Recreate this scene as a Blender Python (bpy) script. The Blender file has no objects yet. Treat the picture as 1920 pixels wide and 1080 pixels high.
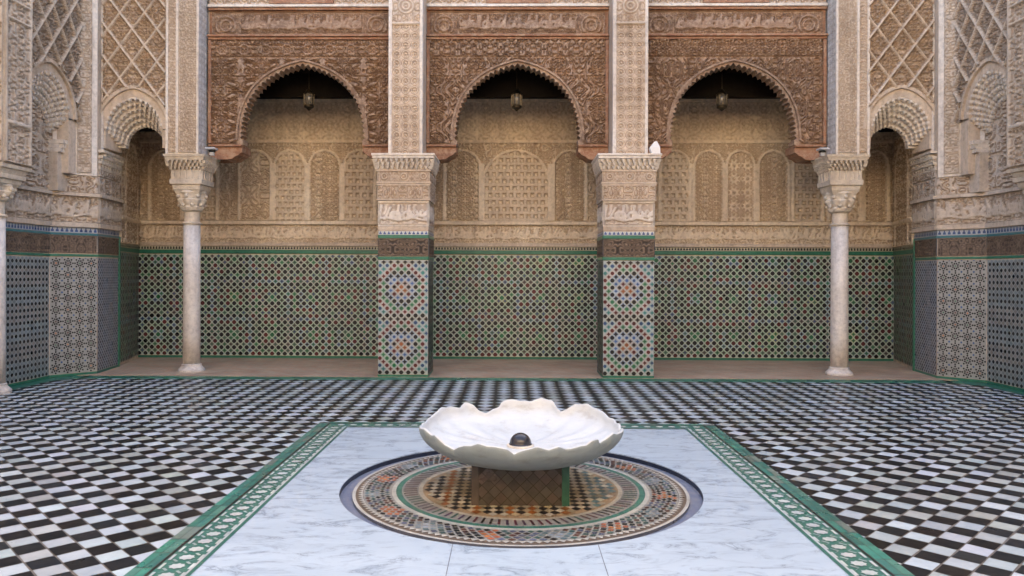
import bpy, math, random
import numpy as np
from mathutils import Vector

R = math.radians
sc = bpy.context.scene
col = sc.collection

# ------------------------------------------------------------------ camera
cam_d = bpy.data.cameras.new("camera")
cam = bpy.data.objects.new("camera", cam_d)
col.objects.link(cam)
F_PX = 1431.0
YAW, ROLL = R(0.9), R(0.19)
cam.location = (0, 0, 1.55)
cam_d.sensor_width = 36.0
cam_d.lens = F_PX / 1920 * 36
cam_d.shift_x = (960 - (958 - F_PX * math.tan(YAW))) / 1920
cam_d.shift_y = -(540 - 512) / 1920
from mathutils import Matrix
cam.rotation_euler = (Matrix.Rotation(YAW, 3, 'Z') @ Matrix.Rotation(R(90), 3, 'X') @ Matrix.Rotation(ROLL, 3, 'Z')).to_euler()
cam_d.clip_start, cam_d.clip_end = 0.05, 500
sc.camera = cam

# ------------------------------------------------------------------ light
SUN_EL, SUN_AZ = R(38), R(12)
w = bpy.data.worlds.new("World"); sc.world = w; w.use_nodes = True
wn = w.node_tree.nodes; wl = w.node_tree.links
sky = wn.new('ShaderNodeTexSky'); sky.sky_type = 'NISHITA'; sky.sun_disc = False
sky.sun_elevation = SUN_EL; sky.sun_rotation = SUN_AZ; sky.air_density = 1.0; sky.dust_density = 3.0; sky.ozone_density = 0.8
bg = wn['Background']; bg.inputs['Strength'].default_value = 0.15
wl.new(sky.outputs[0], bg.inputs['Color'])
sd = bpy.data.lights.new("sun", 'SUN'); sd.energy = 5.0; sd.angle = R(0.5); sd.color = (1.0, 0.87, 0.68)
so = bpy.data.objects.new("sun", sd); col.objects.link(so)
so.location = (0, 20, 20)
so.rotation_euler = Vector((math.cos(SUN_EL) * math.sin(SUN_AZ), math.cos(SUN_EL) * math.cos(SUN_AZ), math.sin(SUN_EL))).to_track_quat('Z', 'Y').to_euler()
sc.view_settings.view_transform = 'Standard'; sc.view_settings.look = 'None'
sc.view_settings.gamma = 1.0; sc.view_settings.exposure = 2.62
sc.render.engine = 'CYCLES'
sc.cycles.use_denoising = True
sc.cycles.denoiser = 'OPENIMAGEDENOISE'
sc.cycles.denoising_input_passes = 'RGB_ALBEDO_NORMAL'
sc.cycles.max_bounces = 8
sc.cycles.diffuse_bounces = 6
sc.cycles.caustics_reflective = False
sc.cycles.caustics_refractive = False

# ------------------------------------------------------------------ materials
def new_mat(name):
    m = bpy.data.materials.new(name); m.use_nodes = True
    nt = m.node_tree
    return m, nt, nt.nodes['Principled BSDF']

def N(nt, t, **kw):
    n = nt.nodes.new(t)
    for k, v in kw.items():
        setattr(n, k, v)
    return n

def noise(nt, scale, detail=4, rough=0.55, sx=1, sy=1, sz=1, dist=0.0):
    g = N(nt, 'ShaderNodeNewGeometry')
    mp = N(nt, 'ShaderNodeMapping'); mp.inputs['Scale'].default_value = (sx, sy, sz)
    nt.links.new(g.outputs['Position'], mp.inputs['Vector'])
    n = N(nt, 'ShaderNodeTexNoise'); n.inputs['Scale'].default_value = scale
    n.inputs['Detail'].default_value = detail; n.inputs['Roughness'].default_value = rough
    n.inputs['Distortion'].default_value = dist
    nt.links.new(mp.outputs[0], n.inputs['Vector'])
    return n.outputs['Fac']

def ramp(nt, fac, stops):
    r = N(nt, 'ShaderNodeValToRGB')
    e = r.color_ramp.elements
    while len(e) < len(stops):
        e.new(0.5)
    for i, (p, c) in enumerate(stops):
        e[i].position = p; e[i].color = (*c, 1) if len(c) == 3 else c
    nt.links.new(fac, r.inputs[0])
    return r.outputs[0]

def mix(nt, fac, a, b, mode='MIX'):
    m = N(nt, 'ShaderNodeMix', data_type='RGBA', blend_type=mode)
    if isinstance(fac, (int, float)): m.inputs[0].default_value = fac
    else: nt.links.new(fac, m.inputs[0])
    for s, v in ((6, a), (7, b)):
        if isinstance(v, tuple): m.inputs[s].default_value = (*v, 1)
        else: nt.links.new(v, m.inputs[s])
    return m.outputs[2]

def bump(nt, bsdf, h, strength, dist=0.01):
    b = N(nt, 'ShaderNodeBump'); b.inputs['Strength'].default_value = strength
    b.inputs['Distance'].default_value = dist
    nt.links.new(h, b.inputs['Height']); nt.links.new(b.outputs[0], bsdf.inputs['Normal'])

def stucco_mat(name, c1, c2, c3, rough=0.9):
    m, nt, b = new_mat(name)
    base = ramp(nt, noise(nt, 0.9, 5, 0.6), [(0.32, c1), (0.5, c2), (0.68, c3)])
    fine = ramp(nt, noise(nt, 16, 5, 0.7), [(0.28, (0.72, 0.70, 0.68)), (0.5, (0.97, 0.97, 0.97)), (0.74, (1.16, 1.13, 1.08))])
    c = mix(nt, 1.0, base, fine, 'MULTIPLY')
    streak = ramp(nt, noise(nt, 2.2, 5, 0.65, sx=3.0, sy=3.0, sz=0.45), [(0.45, (1, 1, 1)), (0.72, (0.80, 0.77, 0.74))])
    c = mix(nt, 1.0, c, streak, 'MULTIPLY')
    nt.links.new(c, b.inputs['Base Color'])
    b.inputs['Roughness'].default_value = rough
    bump(nt, b, noise(nt, 60, 4, 0.7), 0.5, 0.006)
    return m

STUC = stucco_mat("carved_stucco", (0.50, 0.40, 0.30), (0.61, 0.50, 0.385), (0.67, 0.57, 0.46))
STUC_BACK = stucco_mat("carved_stucco_gallery", (0.64, 0.52, 0.38), (0.74, 0.62, 0.46), (0.80, 0.70, 0.54))
STUC_PINK = stucco_mat("carved_stucco_rosy", (0.48, 0.40, 0.31), (0.58, 0.49, 0.39), (0.65, 0.56, 0.46))
STUC_WHITE = stucco_mat("limewash_trim", (0.62, 0.54, 0.46), (0.74, 0.67, 0.58), (0.78, 0.73, 0.66))
STUC_GREY = stucco_mat("grey_painted_stucco", (0.60, 0.58, 0.55), (0.68, 0.66, 0.63), (0.74, 0.72, 0.69))
STONE = stucco_mat("capital_stone", (0.50, 0.42, 0.32), (0.64, 0.56, 0.45), (0.72, 0.66, 0.56), 0.8)

def wood_mat(name, a, b_, c_, worn):
    m, nt, b = new_mat(name)
    base = ramp(nt, noise(nt, 1.3, 4, 0.6), [(0.33, a), (0.5, b_), (0.67, c_)])
    grain = ramp(nt, noise(nt, 9, 5, 0.7, sx=0.5, sz=5), [(0.3, (0.7, 0.68, 0.66)), (0.7, (1.15, 1.12, 1.1))])
    c = mix(nt, 1.0, base, grain, 'MULTIPLY')
    wf = ramp(nt, noise(nt, 11, 5, 0.75), [(0.46, (0, 0, 0)), (0.66, (0.8, 0.8, 0.8))])
    c = mix(nt, wf, c, worn)
    nt.links.new(c, b.inputs['Base Color'])
    b.inputs['Roughness'].default_value = 0.75
    bump(nt, b, noise(nt, 40, 4, 0.7, sz=3), 0.35, 0.004)
    return m
WOOD = wood_mat("carved_cedar", (0.20, 0.13, 0.085), (0.28, 0.18, 0.115), (0.34, 0.22, 0.14), (0.50, 0.37, 0.26))
WOOD_RED = wood_mat("red_cedar_trim", (0.24, 0.115, 0.065), (0.31, 0.15, 0.08), (0.36, 0.185, 0.105), (0.46, 0.31, 0.20))
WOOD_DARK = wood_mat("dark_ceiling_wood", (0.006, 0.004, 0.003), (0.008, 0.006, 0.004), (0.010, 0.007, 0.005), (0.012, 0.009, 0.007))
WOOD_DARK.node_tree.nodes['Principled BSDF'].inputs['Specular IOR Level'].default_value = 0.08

def col_mat(name, rough, var=0.25, bumpd=0.0, spec=0.5, dirt=None):
    m, nt, b = new_mat(name)
    at = N(nt, 'ShaderNodeAttribute'); at.attribute_name = 'Col'
    f = ramp(nt, noise(nt, 7, 5, 0.7), [(0.25, (1 - var,) * 3), (0.75, (1 + var * 0.5,) * 3)])
    c = mix(nt, 1.0, at.outputs['Color'], f, 'MULTIPLY')
    if dirt:
        d = ramp(nt, noise(nt, 2.4, 6, 0.75), [(0.5, (0, 0, 0)), (0.8, (0.55, 0.55, 0.55))])
        c = mix(nt, d, c, dirt)
    nt.links.new(c, b.inputs['Base Color'])
    r = ramp(nt, noise(nt, 5, 4, 0.6), [(0.3, (rough * 0.75,) * 3), (0.7, (min(1, rough * 1.35),) * 3)])
    nt.links.new(r, b.inputs['Roughness'])
    b.inputs['Specular IOR Level'].default_value = spec
    if bumpd: bump(nt, b, noise(nt, 30, 3, 0.6), 0.3, bumpd)
    return m
TILE = col_mat("glazed_zellige", 0.32, 0.25, 0.003, 0.45)
CHECK = col_mat("checker_floor_tiles", 0.36, 0.16, 0.002, 0.22, None)
MOS = col_mat("wet_fountain_mosaic", 0.35, 0.3, 0.003, 0.5, (0.15, 0.12, 0.085))
CARVED_TILE = col_mat("carved_two_tone_tile", 0.55, 0.3, 0.0, 0.3)

def marble_mat(name, base, vein, scale, rough, lo=0.47, hi=0.60):
    m, nt, b = new_mat(name)
    n1 = noise(nt, scale, 9, 0.72, dist=1.2, sx=0.7, sy=1.6)
    v = ramp(nt, n1, [(lo - 0.05, base), ((lo + hi) / 2, tuple((x * 2 + y) / 3 for x, y in zip(base, vein))), (hi, vein), (hi + 0.03, base)])
    n2 = ramp(nt, noise(nt, scale * 0.4, 5, 0.6, sx=0.6, sy=1.8), [(0.3, (0.86, 0.88, 0.90)), (0.7, (1.04, 1.04, 1.04))])
    c = mix(nt, 1.0, v, n2, 'MULTIPLY')
    nt.links.new(c, b.inputs['Base Color'])
    b.inputs['Roughness'].default_value = rough
    return m
MARBLE = marble_mat("veined_white_marble", (0.50, 0.59, 0.66), (0.20, 0.26, 0.33), 4.6, 0.30, 0.535, 0.61)
COLM = stucco_mat("column_marble", (0.62, 0.57, 0.52), (0.72, 0.68, 0.63), (0.76, 0.73, 0.70), 0.5)

def bowl_mat():
    m, nt, b = new_mat("bowl_marble")
    g = N(nt, 'ShaderNodeNewGeometry')
    base = ramp(nt, noise(nt, 4.5, 7, 0.7, sz=3), [(0.3, (0.46, 0.47, 0.46)), (0.45, (0.59, 0.625, 0.635)), (0.68, (0.65, 0.69, 0.71))])
    at = N(nt, 'ShaderNodeAttribute'); at.attribute_name = 'Col'
    c = mix(nt, 1.0, base, at.outputs['Color'], 'MULTIPLY')
    nt.links.new(c, b.inputs['Base Color']); b.inputs['Roughness'].default_value = 0.5
    bump(nt, b, noise(nt, 22, 5, 0.7), 0.5, 0.006)
    return m
BOWL = bowl_mat()

def plain(name, c, rough=0.5, metal=0.0, c2=None):
    m, nt, b = new_mat(name)
    c2 = c2 or tuple(x * 0.65 for x in c)
    o = ramp(nt, noise(nt, 12, 4, 0.65), [(0.3, c2), (0.7, c)])
    nt.links.new(o, b.inputs['Base Color'])
    b.inputs['Roughness'].default_value = rough; b.inputs['Metallic'].default_value = metal
    return m
GREEN = plain("green_glazed_strip", (0.045, 0.21, 0.13), 0.3, 0, (0.022, 0.13, 0.085))
GREENF = plain("green_floor_strip", (0.05, 0.27, 0.18), 0.32, 0, (0.10, 0.20, 0.15))
BLACK = plain("black_glazed_line", (0.02, 0.02, 0.025), 0.3)
BLUE = plain("blue_glazed_channel", (0.14, 0.17, 0.26), 0.3, 0, (0.22, 0.24, 0.29))
PALE = plain("pale_glazed_ring", (0.55, 0.53, 0.47), 0.4)
BRASS = plain("tarnished_brass", (0.07, 0.055, 0.035), 0.35, 0.9)
GLASS = plain("frosted_lantern_glass", (0.13, 0.11, 0.08), 0.12)
BALL = plain("polished_black_stone", (0.035, 0.033, 0.04), 0.22)
PAINTW = plain("white_paint", (0.80, 0.78, 0.74), 0.5, 0, (0.72, 0.70, 0.66))
PLASTIC = plain("white_plastic", (0.6, 0.6, 0.6), 0.4)
DARKP = plain("black_plastic", (0.02, 0.02, 0.02), 0.25)
GROUND = plain("dry_earth", (0.30, 0.25, 0.18), 0.95)

def brick_floor():
    m, nt, b = new_mat("terracotta_gallery_floor")
    g = N(nt, 'ShaderNodeNewGeometry')
    mp = N(nt, 'ShaderNodeMapping'); mp.inputs['Rotation'].default_value = (0, 0, R(45))
    nt.links.new(g.outputs['Position'], mp.inputs['Vector'])
    bt = N(nt, 'ShaderNodeTexBrick')
    bt.inputs['Scale'].default_value = 1.0
    bt.inputs['Brick Width'].default_value = 0.20; bt.inputs['Row Height'].default_value = 0.07
    bt.inputs['Mortar Size'].default_value = 0.006
    bt.inputs['Color1'].default_value = (0.50, 0.33, 0.24, 1); bt.inputs['Color2'].default_value = (0.46, 0.38, 0.29, 1)
    bt.inputs['Mortar'].default_value = (0.36, 0.32, 0.27, 1)
    nt.links.new(mp.outputs[0], bt.inputs['Vector'])
    d = ramp(nt, noise(nt, 1.6, 6, 0.7), [(0.35, (0.8, 0.76, 0.72)), (0.7, (1.2, 1.2, 1.15))])
    c = mix(nt, 1.0, bt.outputs['Color'], d, 'MULTIPLY')
    nt.links.new(c, b.inputs['Base Color']); b.inputs['Roughness'].default_value = 0.6
    return m
BRICKF = brick_floor()

# ------------------------------------------------------------------ helpers
MX = 0.08     # the courtyard's centre line is x = MX / 2

def tag(o, label=None, cat=None, group=None, kind=None):
    if label: o['label'] = label
    if cat: o['category'] = cat
    if group: o['group'] = group
    if kind: o['kind'] = kind
    return o

def thing(name, loc, label, cat, group=None, m=False):
    o = bpy.data.objects.new(name, None); col.objects.link(o)
    loc = (MX - loc[0], loc[1], loc[2]) if m else loc
    o.location = loc; o.empty_display_size = 0.2
    return tag(o, label, cat, group)

def link_mesh(name, me, mat, parent):
    me.materials.append(mat)
    o = bpy.data.objects.new(name, me); col.objects.link(o)
    if parent is not None:
        o.parent = parent
        off = Vector((0, 0, 0)); p = parent
        while p is not None:
            off += Vector(p.location); p = p.parent
        me.transform(Matrix.Translation(-off))
    return o

class G:
    """collects polygons (world metres) and links them as one mesh object"""
    def __init__(s): s.v = []; s.f = []; s.c = []
    def poly(s, pts, c=None):
        n = len(s.v); s.v += [tuple(p) for p in pts]; s.f.append(list(range(n, n + len(pts)))); s.c.append(c); return s
    def box(s, x0, x1, y0, y1, z0, z1, c=None):
        n = len(s.v)
        s.v += [(x0, y0, z0), (x1, y0, z0), (x1, y1, z0), (x0, y1, z0), (x0, y0, z1), (x1, y0, z1), (x1, y1, z1), (x0, y1, z1)]
        for q in ((0, 3, 2, 1), (4, 5, 6, 7), (0, 1, 5, 4), (1, 2, 6, 5), (2, 3, 7, 6), (3, 0, 4, 7)):
            s.f.append([n + i for i in q]); s.c.append(c)
        return s
    def obox(s, O, u, n_, a0, a1, z0, z1, d0, d1, c=None):
        """box in a wall frame: along u, up z, out along n"""
        k = len(s.v)
        for z in (z0, z1):
            for a, d in ((a0, d1), (a1, d1), (a1, d0), (a0, d0)):
                s.v.append((O[0] + u[0] * a + n_[0] * d, O[1] + u[1] * a + n_[1] * d, z))
        for q in ((0, 3, 2, 1), (4, 5, 6, 7), (0, 1, 5, 4), (1, 2, 6, 5), (2, 3, 7, 6), (3, 0, 4, 7)):
            s.f.append([k + i for i in q]); s.c.append(c)
        return s
    def frustum(s, cx, cy, z0, z1, a0, b0, a1, b1, c=None):
        k = len(s.v)
        for z, a, b in ((z0, a0, b0), (z1, a1, b1)):
            s.v += [(cx - a, cy - b, z), (cx + a, cy - b, z), (cx + a, cy + b, z), (cx - a, cy + b, z)]
        for q in ((0, 3, 2, 1), (4, 5, 6, 7), (0, 1, 5, 4), (1, 2, 6, 5), (2, 3, 7, 6), (3, 0, 4, 7)):
            s.f.append([k + i for i in q]); s.c.append(c)
        return s
    def lathe(s, prof, cx, cy, n=32, c=None, fn=None):
        k = len(s.v)
        for (r, z) in prof:
            for i in range(n):
                a = 2 * math.pi * i / n
                rr = r * (fn(a, z) if fn else 1)
                s.v.append((cx + rr * math.cos(a), cy + rr * math.sin(a), z))
        for j in range(len(prof) - 1):
            for i in range(n):
                i2 = (i + 1) % n
                s.f.append([k + j * n + i, k + j * n + i2, k + (j + 1) * n + i2, k + (j + 1) * n + i]); s.c.append(c)
        s.f.append([k + i for i in range(n)][::-1]); s.c.append(c)
        s.f.append([k + (len(prof) - 1) * n + i for i in range(n)]); s.c.append(c)
        return s
    def build(s, name, mat, parent=None, m=False, bevel=0, smooth=False):
        me = bpy.data.meshes.new(name)
        v = [(MX - x, y, z) for x, y, z in s.v] if m else s.v
        f = [q[::-1] for q in s.f] if m else s.f
        me.from_pydata(v, [], f)
        if any(c is not None for c in s.c):
            a = me.color_attributes.new('Col', 'FLOAT_COLOR', 'CORNER')
            d = []
            for q, c in zip(s.f, s.c):
                c = c or (1, 1, 1)
                d += [c[0], c[1], c[2], 1.0] * len(q)
            a.data.foreach_set('color', d)
        me.update()
        o = link_mesh(name, me, mat, parent)
        if smooth:
            me.polygons.foreach_set('use_smooth', [True] * len(me.polygons))
        if bevel:
            b = o.modifiers.new('bevel', 'BEVEL'); b.width = bevel; b.segments = 2; b.limit_method = 'ANGLE'
        return o

_shade_outlined = {}
def painted(mat):
    """the same material with carving shade painted into its colour along motif edges (colour attribute Col)"""
    if mat.name not in _shade_outlined:
        c = mat.copy(); c.name = mat.name + "_with_shade_outlines"
        nt = c.node_tree; b = nt.nodes['Principled BSDF']
        src = b.inputs['Base Color'].links[0].from_socket
        at = nt.nodes.new('ShaderNodeAttribute'); at.attribute_name = 'Col'
        nt.links.new(mix(nt, 1.0, src, at.outputs['Color'], 'MULTIPLY'), b.inputs['Base Color'])
        _shade_outlined[mat.name] = c
    return _shade_outlined[mat.name]

def outline(hn, k=0.55):  # darkens the relief slopes: carving shade put into the base colour
    o = np.exp(-((hn - .42) / .26) ** 2)[..., None]
    return 1 - o * np.array([k * .85, k, k * 1.12])

def relief(name, mat, parent, O, u, a0, a1, z0, z1, hf, mask=None, res=0.013, m=False, colf=None, amp=None, line=0.5):
    """carved panel: a height field standing out from a vertical wall. u horizontal unit vector, normal = u x z"""
    nu = max(2, int(round((a1 - a0) / res)) + 1); nv = max(2, int(round((z1 - z0) / res)) + 1)
    A = np.linspace(a0, a1, nu); Z = np.linspace(z0, z1, nv)
    U, V = np.meshgrid(A, Z)
    if amp is None: amp = 2.0 if colf is None else 1.0
    Hh = hf(U, V) * amp
    if mask is None:
        top = float(np.percentile(Hh, 80))
        Hh[0, :] = Hh[-1, :] = top; Hh[:, 0] = Hh[:, -1] = top
    nx, ny = u[1], -u[0]
    X = O[0] + u[0] * U + nx * Hh; Y = O[1] + u[1] * U + ny * Hh
    if m: X = MX - X
    P = np.stack([X, Y, V], -1).reshape(-1, 3)
    idx = np.arange(nu * nv).reshape(nv, nu)
    q = np.stack([idx[:-1, :-1], idx[:-1, 1:], idx[1:, 1:], idx[1:, :-1]], -1).reshape(-1, 4)
    keep = None
    if mask is not None:
        Uc = (U[:-1, :-1] + U[1:, 1:]) / 2; Vc = (V[:-1, :-1] + V[1:, 1:]) / 2
        keep = mask(Uc, Vc).reshape(-1); q = q[keep]
    if mask is None:      # close the edges back to the wall
        lp = np.concatenate([idx[0, :], idx[1:, -1], idx[-1, -2::-1], idx[-2:0:-1, 0]])
        B = P[lp].copy(); hl = Hh.reshape(-1)[lp]
        B[:, 0] -= (nx * hl) * (-1 if m else 1); B[:, 1] -= ny * hl
        nb = len(lp); b0 = len(P); P = np.concatenate([P, B])
        k = np.arange(nb); k2 = (k + 1) % nb
        q = np.concatenate([q, np.stack([b0 + k, b0 + k2, lp[k2], lp[k]], -1)])
    if m: q = q[:, ::-1]
    me = bpy.data.meshes.new(name)
    me.vertices.add(len(P)); me.vertices.foreach_set('co', P.reshape(-1))
    me.loops.add(q.size); me.loops.foreach_set('vertex_index', np.ascontiguousarray(q).reshape(-1).astype(np.int32))
    me.polygons.add(len(q)); me.polygons.foreach_set('loop_start', (np.arange(len(q)) * 4).astype(np.int32))
    me.polygons.foreach_set('loop_total', np.full(len(q), 4, np.int32))
    me.update(calc_edges=True); me.validate()
    if colf is None:
        p95 = float(np.percentile(Hh, 93)); p5 = float(np.percentile(Hh, 4))
        colf = lambda hc: outline((hc * amp - p5) / max(1e-6, p95 - p5), line)
        mat = painted(mat)  # copy with carving shade put into its colour
    if colf is not None:
        hc = (Hh[:-1, :-1] + Hh[1:, 1:] + Hh[1:, :-1] + Hh[:-1, 1:]) / 4 / amp
        C = colf(hc).reshape(-1, 3)
        if mask is None: C = np.concatenate([C, np.full((len(q) - len(C), 3), .8 if 'outlines' in mat.name else .1)])
        if keep is not None: C = C[keep]
        C4 = np.concatenate([C, np.ones((len(C), 1))], 1)
        a = me.color_attributes.new('Col', 'FLOAT_COLOR', 'CORNER')
        a.data.foreach_set('color', np.repeat(C4, 4, axis=0).reshape(-1))
    return link_mesh(name, me, mat, parent)

# ------------------------------------------------------------------ carving motifs (numpy height fields, metres)
def sstep(x, a, b):
    t = np.clip((x - a) / (b - a), 0, 1); return t * t * (3 - 2 * t)

def arab(P=0.55, seed=1, freq=9.0, Q=None):
    rs = np.random.RandomState(seed)
    P = P * 1.4; Q = (Q * 1.4) if Q else P
    ks = rs.randint(-3, 4, (9, 2)); ph = rs.rand(9) * 6.28; am = rs.rand(9) * 0.6 + 0.5
    def f(U, V):
        a = np.abs(((U / P) % 2) - 1); b = np.abs(((V / Q) % 2) - 1)
        s = 0
        for (kx, ky), p, q in zip(ks, ph, am): s = s + q * np.cos(math.pi * (kx * a + ky * b) + p)
        return sstep(np.sin(freq * s / 2.2), -0.30, 0.25)
    return f

def stargrid(p, inner=0.30):
    def f(U, V):
        a = (U / p) % 1 - 0.5; b = (V / p) % 1 - 0.5
        r = np.hypot(a, b); t = np.arctan2(b, a)
        star = sstep(r * (1 + 0.22 * np.cos(8 * t)), inner, inner + 0.09)
        mid = 1 - sstep(r, 0.07, 0.13)
        ring = 1 - sstep(np.abs(r - 0.46), 0.02, 0.06)
        return np.clip(star * 0.8 + mid - ring * 0.5, 0, 1)
    return f

def dots(p, r0, stag=True):
    def f(U, V):
        j = np.floor(V / p)
        uu = U / p + (0.5 * (j % 2) if stag else 0)
        a = uu % 1 - 0.5; b = (V / p) % 1 - 0.5
        t = np.arctan2(b, a)
        return sstep(np.hypot(a, b) * (1 + 0.25 * np.cos(4 * t)), r0, r0 + 0.12)
    return f

def lattice(a, b, wdt):
    def f(U, V):
        k = 0.0
        s = np.minimum(np.abs(((U / a + V / b + k) % 1) - 0.5), np.abs(((U / a - V / b + k) % 1) - 0.5))
        return 1 - sstep(s, wdt, wdt + 0.05)
    return f

def script(seed, z0, z1, sc_=1.0):
    """a band of interlaced strokes like carved cursive lettering: stems, bowls and a flowing base line"""
    rs = np.random.RandomState(seed)
    Hh = z1 - z0
    def f(U, V):
        y = (V - z0) / Hh
        h = np.zeros_like(U)
        lo, hi = U.min(), U.max()
        x = lo - 0.1
        while x < hi + 0.1:
            k = rs.randint(0, 4); wd = Hh * (0.25 + 0.35 * rs.rand()) * sc_
            t = 0.055
            if k == 0: d = np.abs((U - x) / Hh - 0.12 * (y - 0.5)) + 10 * ((y < 0.2) | (y > 0.92))
            elif k == 1: d = np.abs(np.hypot((U - x - wd / 2) / Hh, (y - 0.38)) - 0.17)
            elif k == 2: d = np.abs(np.hypot((U - x - wd / 2) / Hh, (y - 0.62)) - 0.26) + 10 * (y > 0.62)
            else: d = np.abs((U - x) / Hh - 0.5 * (y - 0.3)) + 10 * ((y < 0.15) | (y > 0.8))
            h = np.maximum(h, 1 - sstep(d, t, t + 0.05))
            x += wd * 0.75
        base = np.abs(y - 0.22 - 0.06 * np.sin(U / Hh * 5))
        h = np.maximum(h, 1 - sstep(base, 0.04, 0.09))
        return h
    return f

def archsdf(xc, half, zs, rise):
    """negative inside an arch-headed panel"""
    def f(U, V):
        e = (rise * rise - half * half) / (2 * half)
        d = np.hypot(np.abs(U - xc) + e, np.maximum(V - zs, 0) * 1.0) - (half + e)
        return np.where(V > zs, d, np.abs(U - xc) - half)
    return f

def rho_pointed(a, h):
    e = (h * h - a * a) / (2 * a)
    return lambda t: -e * abs(math.cos(t)) + math.sqrt((a + e) ** 2 - e * e * math.sin(t) ** 2)

def arch_slab(g, T, cz, xc, rho, ztop, x0, x1, zbot, d0, d1, n=220, legs=True, c=None):
    """wall slab with an arched hole. T(u, z, d) -> world. faces: front, back, soffit, ends"""
    def outer(t):
        cx, sx = math.cos(t), math.sin(t)
        k = 1e9
        if cx > 1e-9: k = min(k, (x1 - xc) / cx)
        if cx < -1e-9: k = min(k, (x0 - xc) / cx)
        if sx > 1e-9: k = min(k, (ztop - cz) / sx)
        return (xc + k * cx, cz + k * sx)
    tc = sorted([math.atan2(ztop - cz, x1 - xc), math.atan2(ztop - cz, x0 - xc)])
    ts = sorted(set([math.pi * i / n for i in range(n + 1)] + tc))
    inn = [(xc + rho(t) * math.cos(t), cz + rho(t) * math.sin(t)) for t in ts]
    out = [outer(t) for t in ts]
    for i in range(len(ts) - 1):
        a, b, c2, d = inn[i], inn[i + 1], out[i + 1], out[i]
        g.poly([T(*a, d0), T(*b, d0), T(*c2, d0), T(*d, d0)][::-1], c)
        g.poly([T(*a, d1), T(*b, d1), T(*c2, d1), T(*d, d1)], c)
        g.poly([T(*a, d0), T(*a, d1), T(*b, d1), T(*b, d0)][::-1], c)
        g.poly([T(*d, d0), T(*c2, d0), T(*c2, d1), T(*d, d1)][::-1], c)
    if legs:
        for xa, xb in ((x0, xc - rho(math.pi)), (xc + rho(0), x1)):
            if xb - xa < 0.01: continue
            p = [(xa, zbot), (xb, zbot), (xb, cz), (xa, cz)]
            g.poly([T(*q, d0) for q in p], c); g.poly([T(*q, d1) for q in p][::-1], c)
            for i in (0, 1, 3):
                q0, q1 = p[i], p[(i + 1) % 4]
                g.poly([T(*q0, d0), T(*q0, d1), T(*q1, d1), T(*q1, d0)], c)

def arch_band(g, T, cz, xc, rho, r0, r1, d0, d1, n=90, t0=0.0, t1=math.pi, c=None):
    """raised ring between rho+r0 and rho+r1"""
    pr = None
    for i in range(n + 1):
        t = t0 + (t1 - t0) * i / n
        k0, k1 = rho(t) + r0, rho(t) + r1
        P = [T(xc + k * math.cos(t), cz + k * math.sin(t), d) for k, d in ((k0, d1), (k0, d0), (k1, d0), (k1, d1))]
        if pr:
            for j in range(4):
                a, b = pr[j], pr[(j + 1) % 4]; c2, d = P[(j + 1) % 4], P[j]
                g.poly([a, b, c2, d], c)
        else: g.poly(P[::-1], c)
        pr = P
    g.poly(pr, c)

# ------------------------------------------------------------------ tile work
K = (0.012, 0.012, 0.014); BUR = (0.10, 0.018, 0.018); GRN = (0.03, 0.15, 0.07); BLU = (0.05, 0.11, 0.27)
WHT = (0.56, 0.57, 0.52); OCH = (0.50, 0.17, 0.05); TEAL = (0.04, 0.19, 0.17)
H_G = (0.16, 0.27, 0.15); H_P = (0.30, 0.21, 0.19); H_B = (0.20, 0.28, 0.42); H_T = (0.28, 0.26, 0.18); H_Y = (0.36, 0.34, 0.13)

def zellige(name, parent, O, u, a0, a1, z0, z1, pitch, fn, base=WHT, m=False, lift=0.002, round_=0.33, halo=0.43, cross=True):
    nx, ny = u[1], -u[0]
    g = G(); rt = random.Random(77)
    def P(a, z, d): return (O[0] + u[0] * a + nx * d, O[1] + u[1] * a + ny * d, z)
    g.poly([P(a0, z0, lift), P(a1, z0, lift), P(a1, z1, lift), P(a0, z1, lift)], base)
    nu = max(1, round((a1 - a0) / pitch)); nv = max(1, round((z1 - z0) / pitch))
    pu, pv = (a1 - a0) / nu, (z1 - z0) / nv
    for j2 in range(2 * nv - 1 + 1):
        for i2 in range(2 * nu):
            if (i2 + j2) % 2: continue
            a = a0 + (i2 + 0.5) * pu / 2; z = z0 + (j2 + 0.5) * pv / 2
            dc, hc, r = fn(i2, j2, nu * 2, nv * 2, a, z)
            hh = halo
            if hc:
                hc = tuple(.76 * a_ + .24 * b_ for a_, b_ in zip(hc, base))
                pts = [(hh * pu, 0), (0, hh * pv), (-hh * pu, 0), (0, -hh * pv)]
                pts = [(min(max(a + x, a0), a1), min(max(z + y, z0), z1)) for x, y in pts]
                g.poly([P(x, y, lift + 0.0015) for x, y in pts], hc)
            if dc:
                rr = r * pitch; n = 8; pts = []
                if (i2 % 2) == 0:
                    for k in range(8):
                        q = k * math.pi / 4 + math.pi / 8
                        pts.append((rr * math.cos(q), rr * math.sin(q)))
                else:
                    for k in range(8):
                        q = k * math.pi / 4; s = 1.18 if k % 2 == 0 else 0.62
                        pts.append((rr * s * math.cos(q), rr * s * math.sin(q)))
                pts = [(min(max(a + x, a0), a1), min(max(z + y, z0), z1)) for x, y in pts]
                tx, ty = rt.gauss(0, .02), rt.gauss(0, .02)      # every piece sits a little askew
                g.poly([P(x, y, lift + 0.0035 + (x - a) * tx + (y - z) * ty) for x, y in pts], dc)
    return g.build(name, TILE, parent, m)

def jit(c, k=0.25, rnd=random.Random(5)):
    f = 1 + (rnd.random() - 0.5) * 2 * k
    return tuple(min(1, x * f * (1 + (rnd.random() - 0.5) * 0.06)) for x in c)

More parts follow.
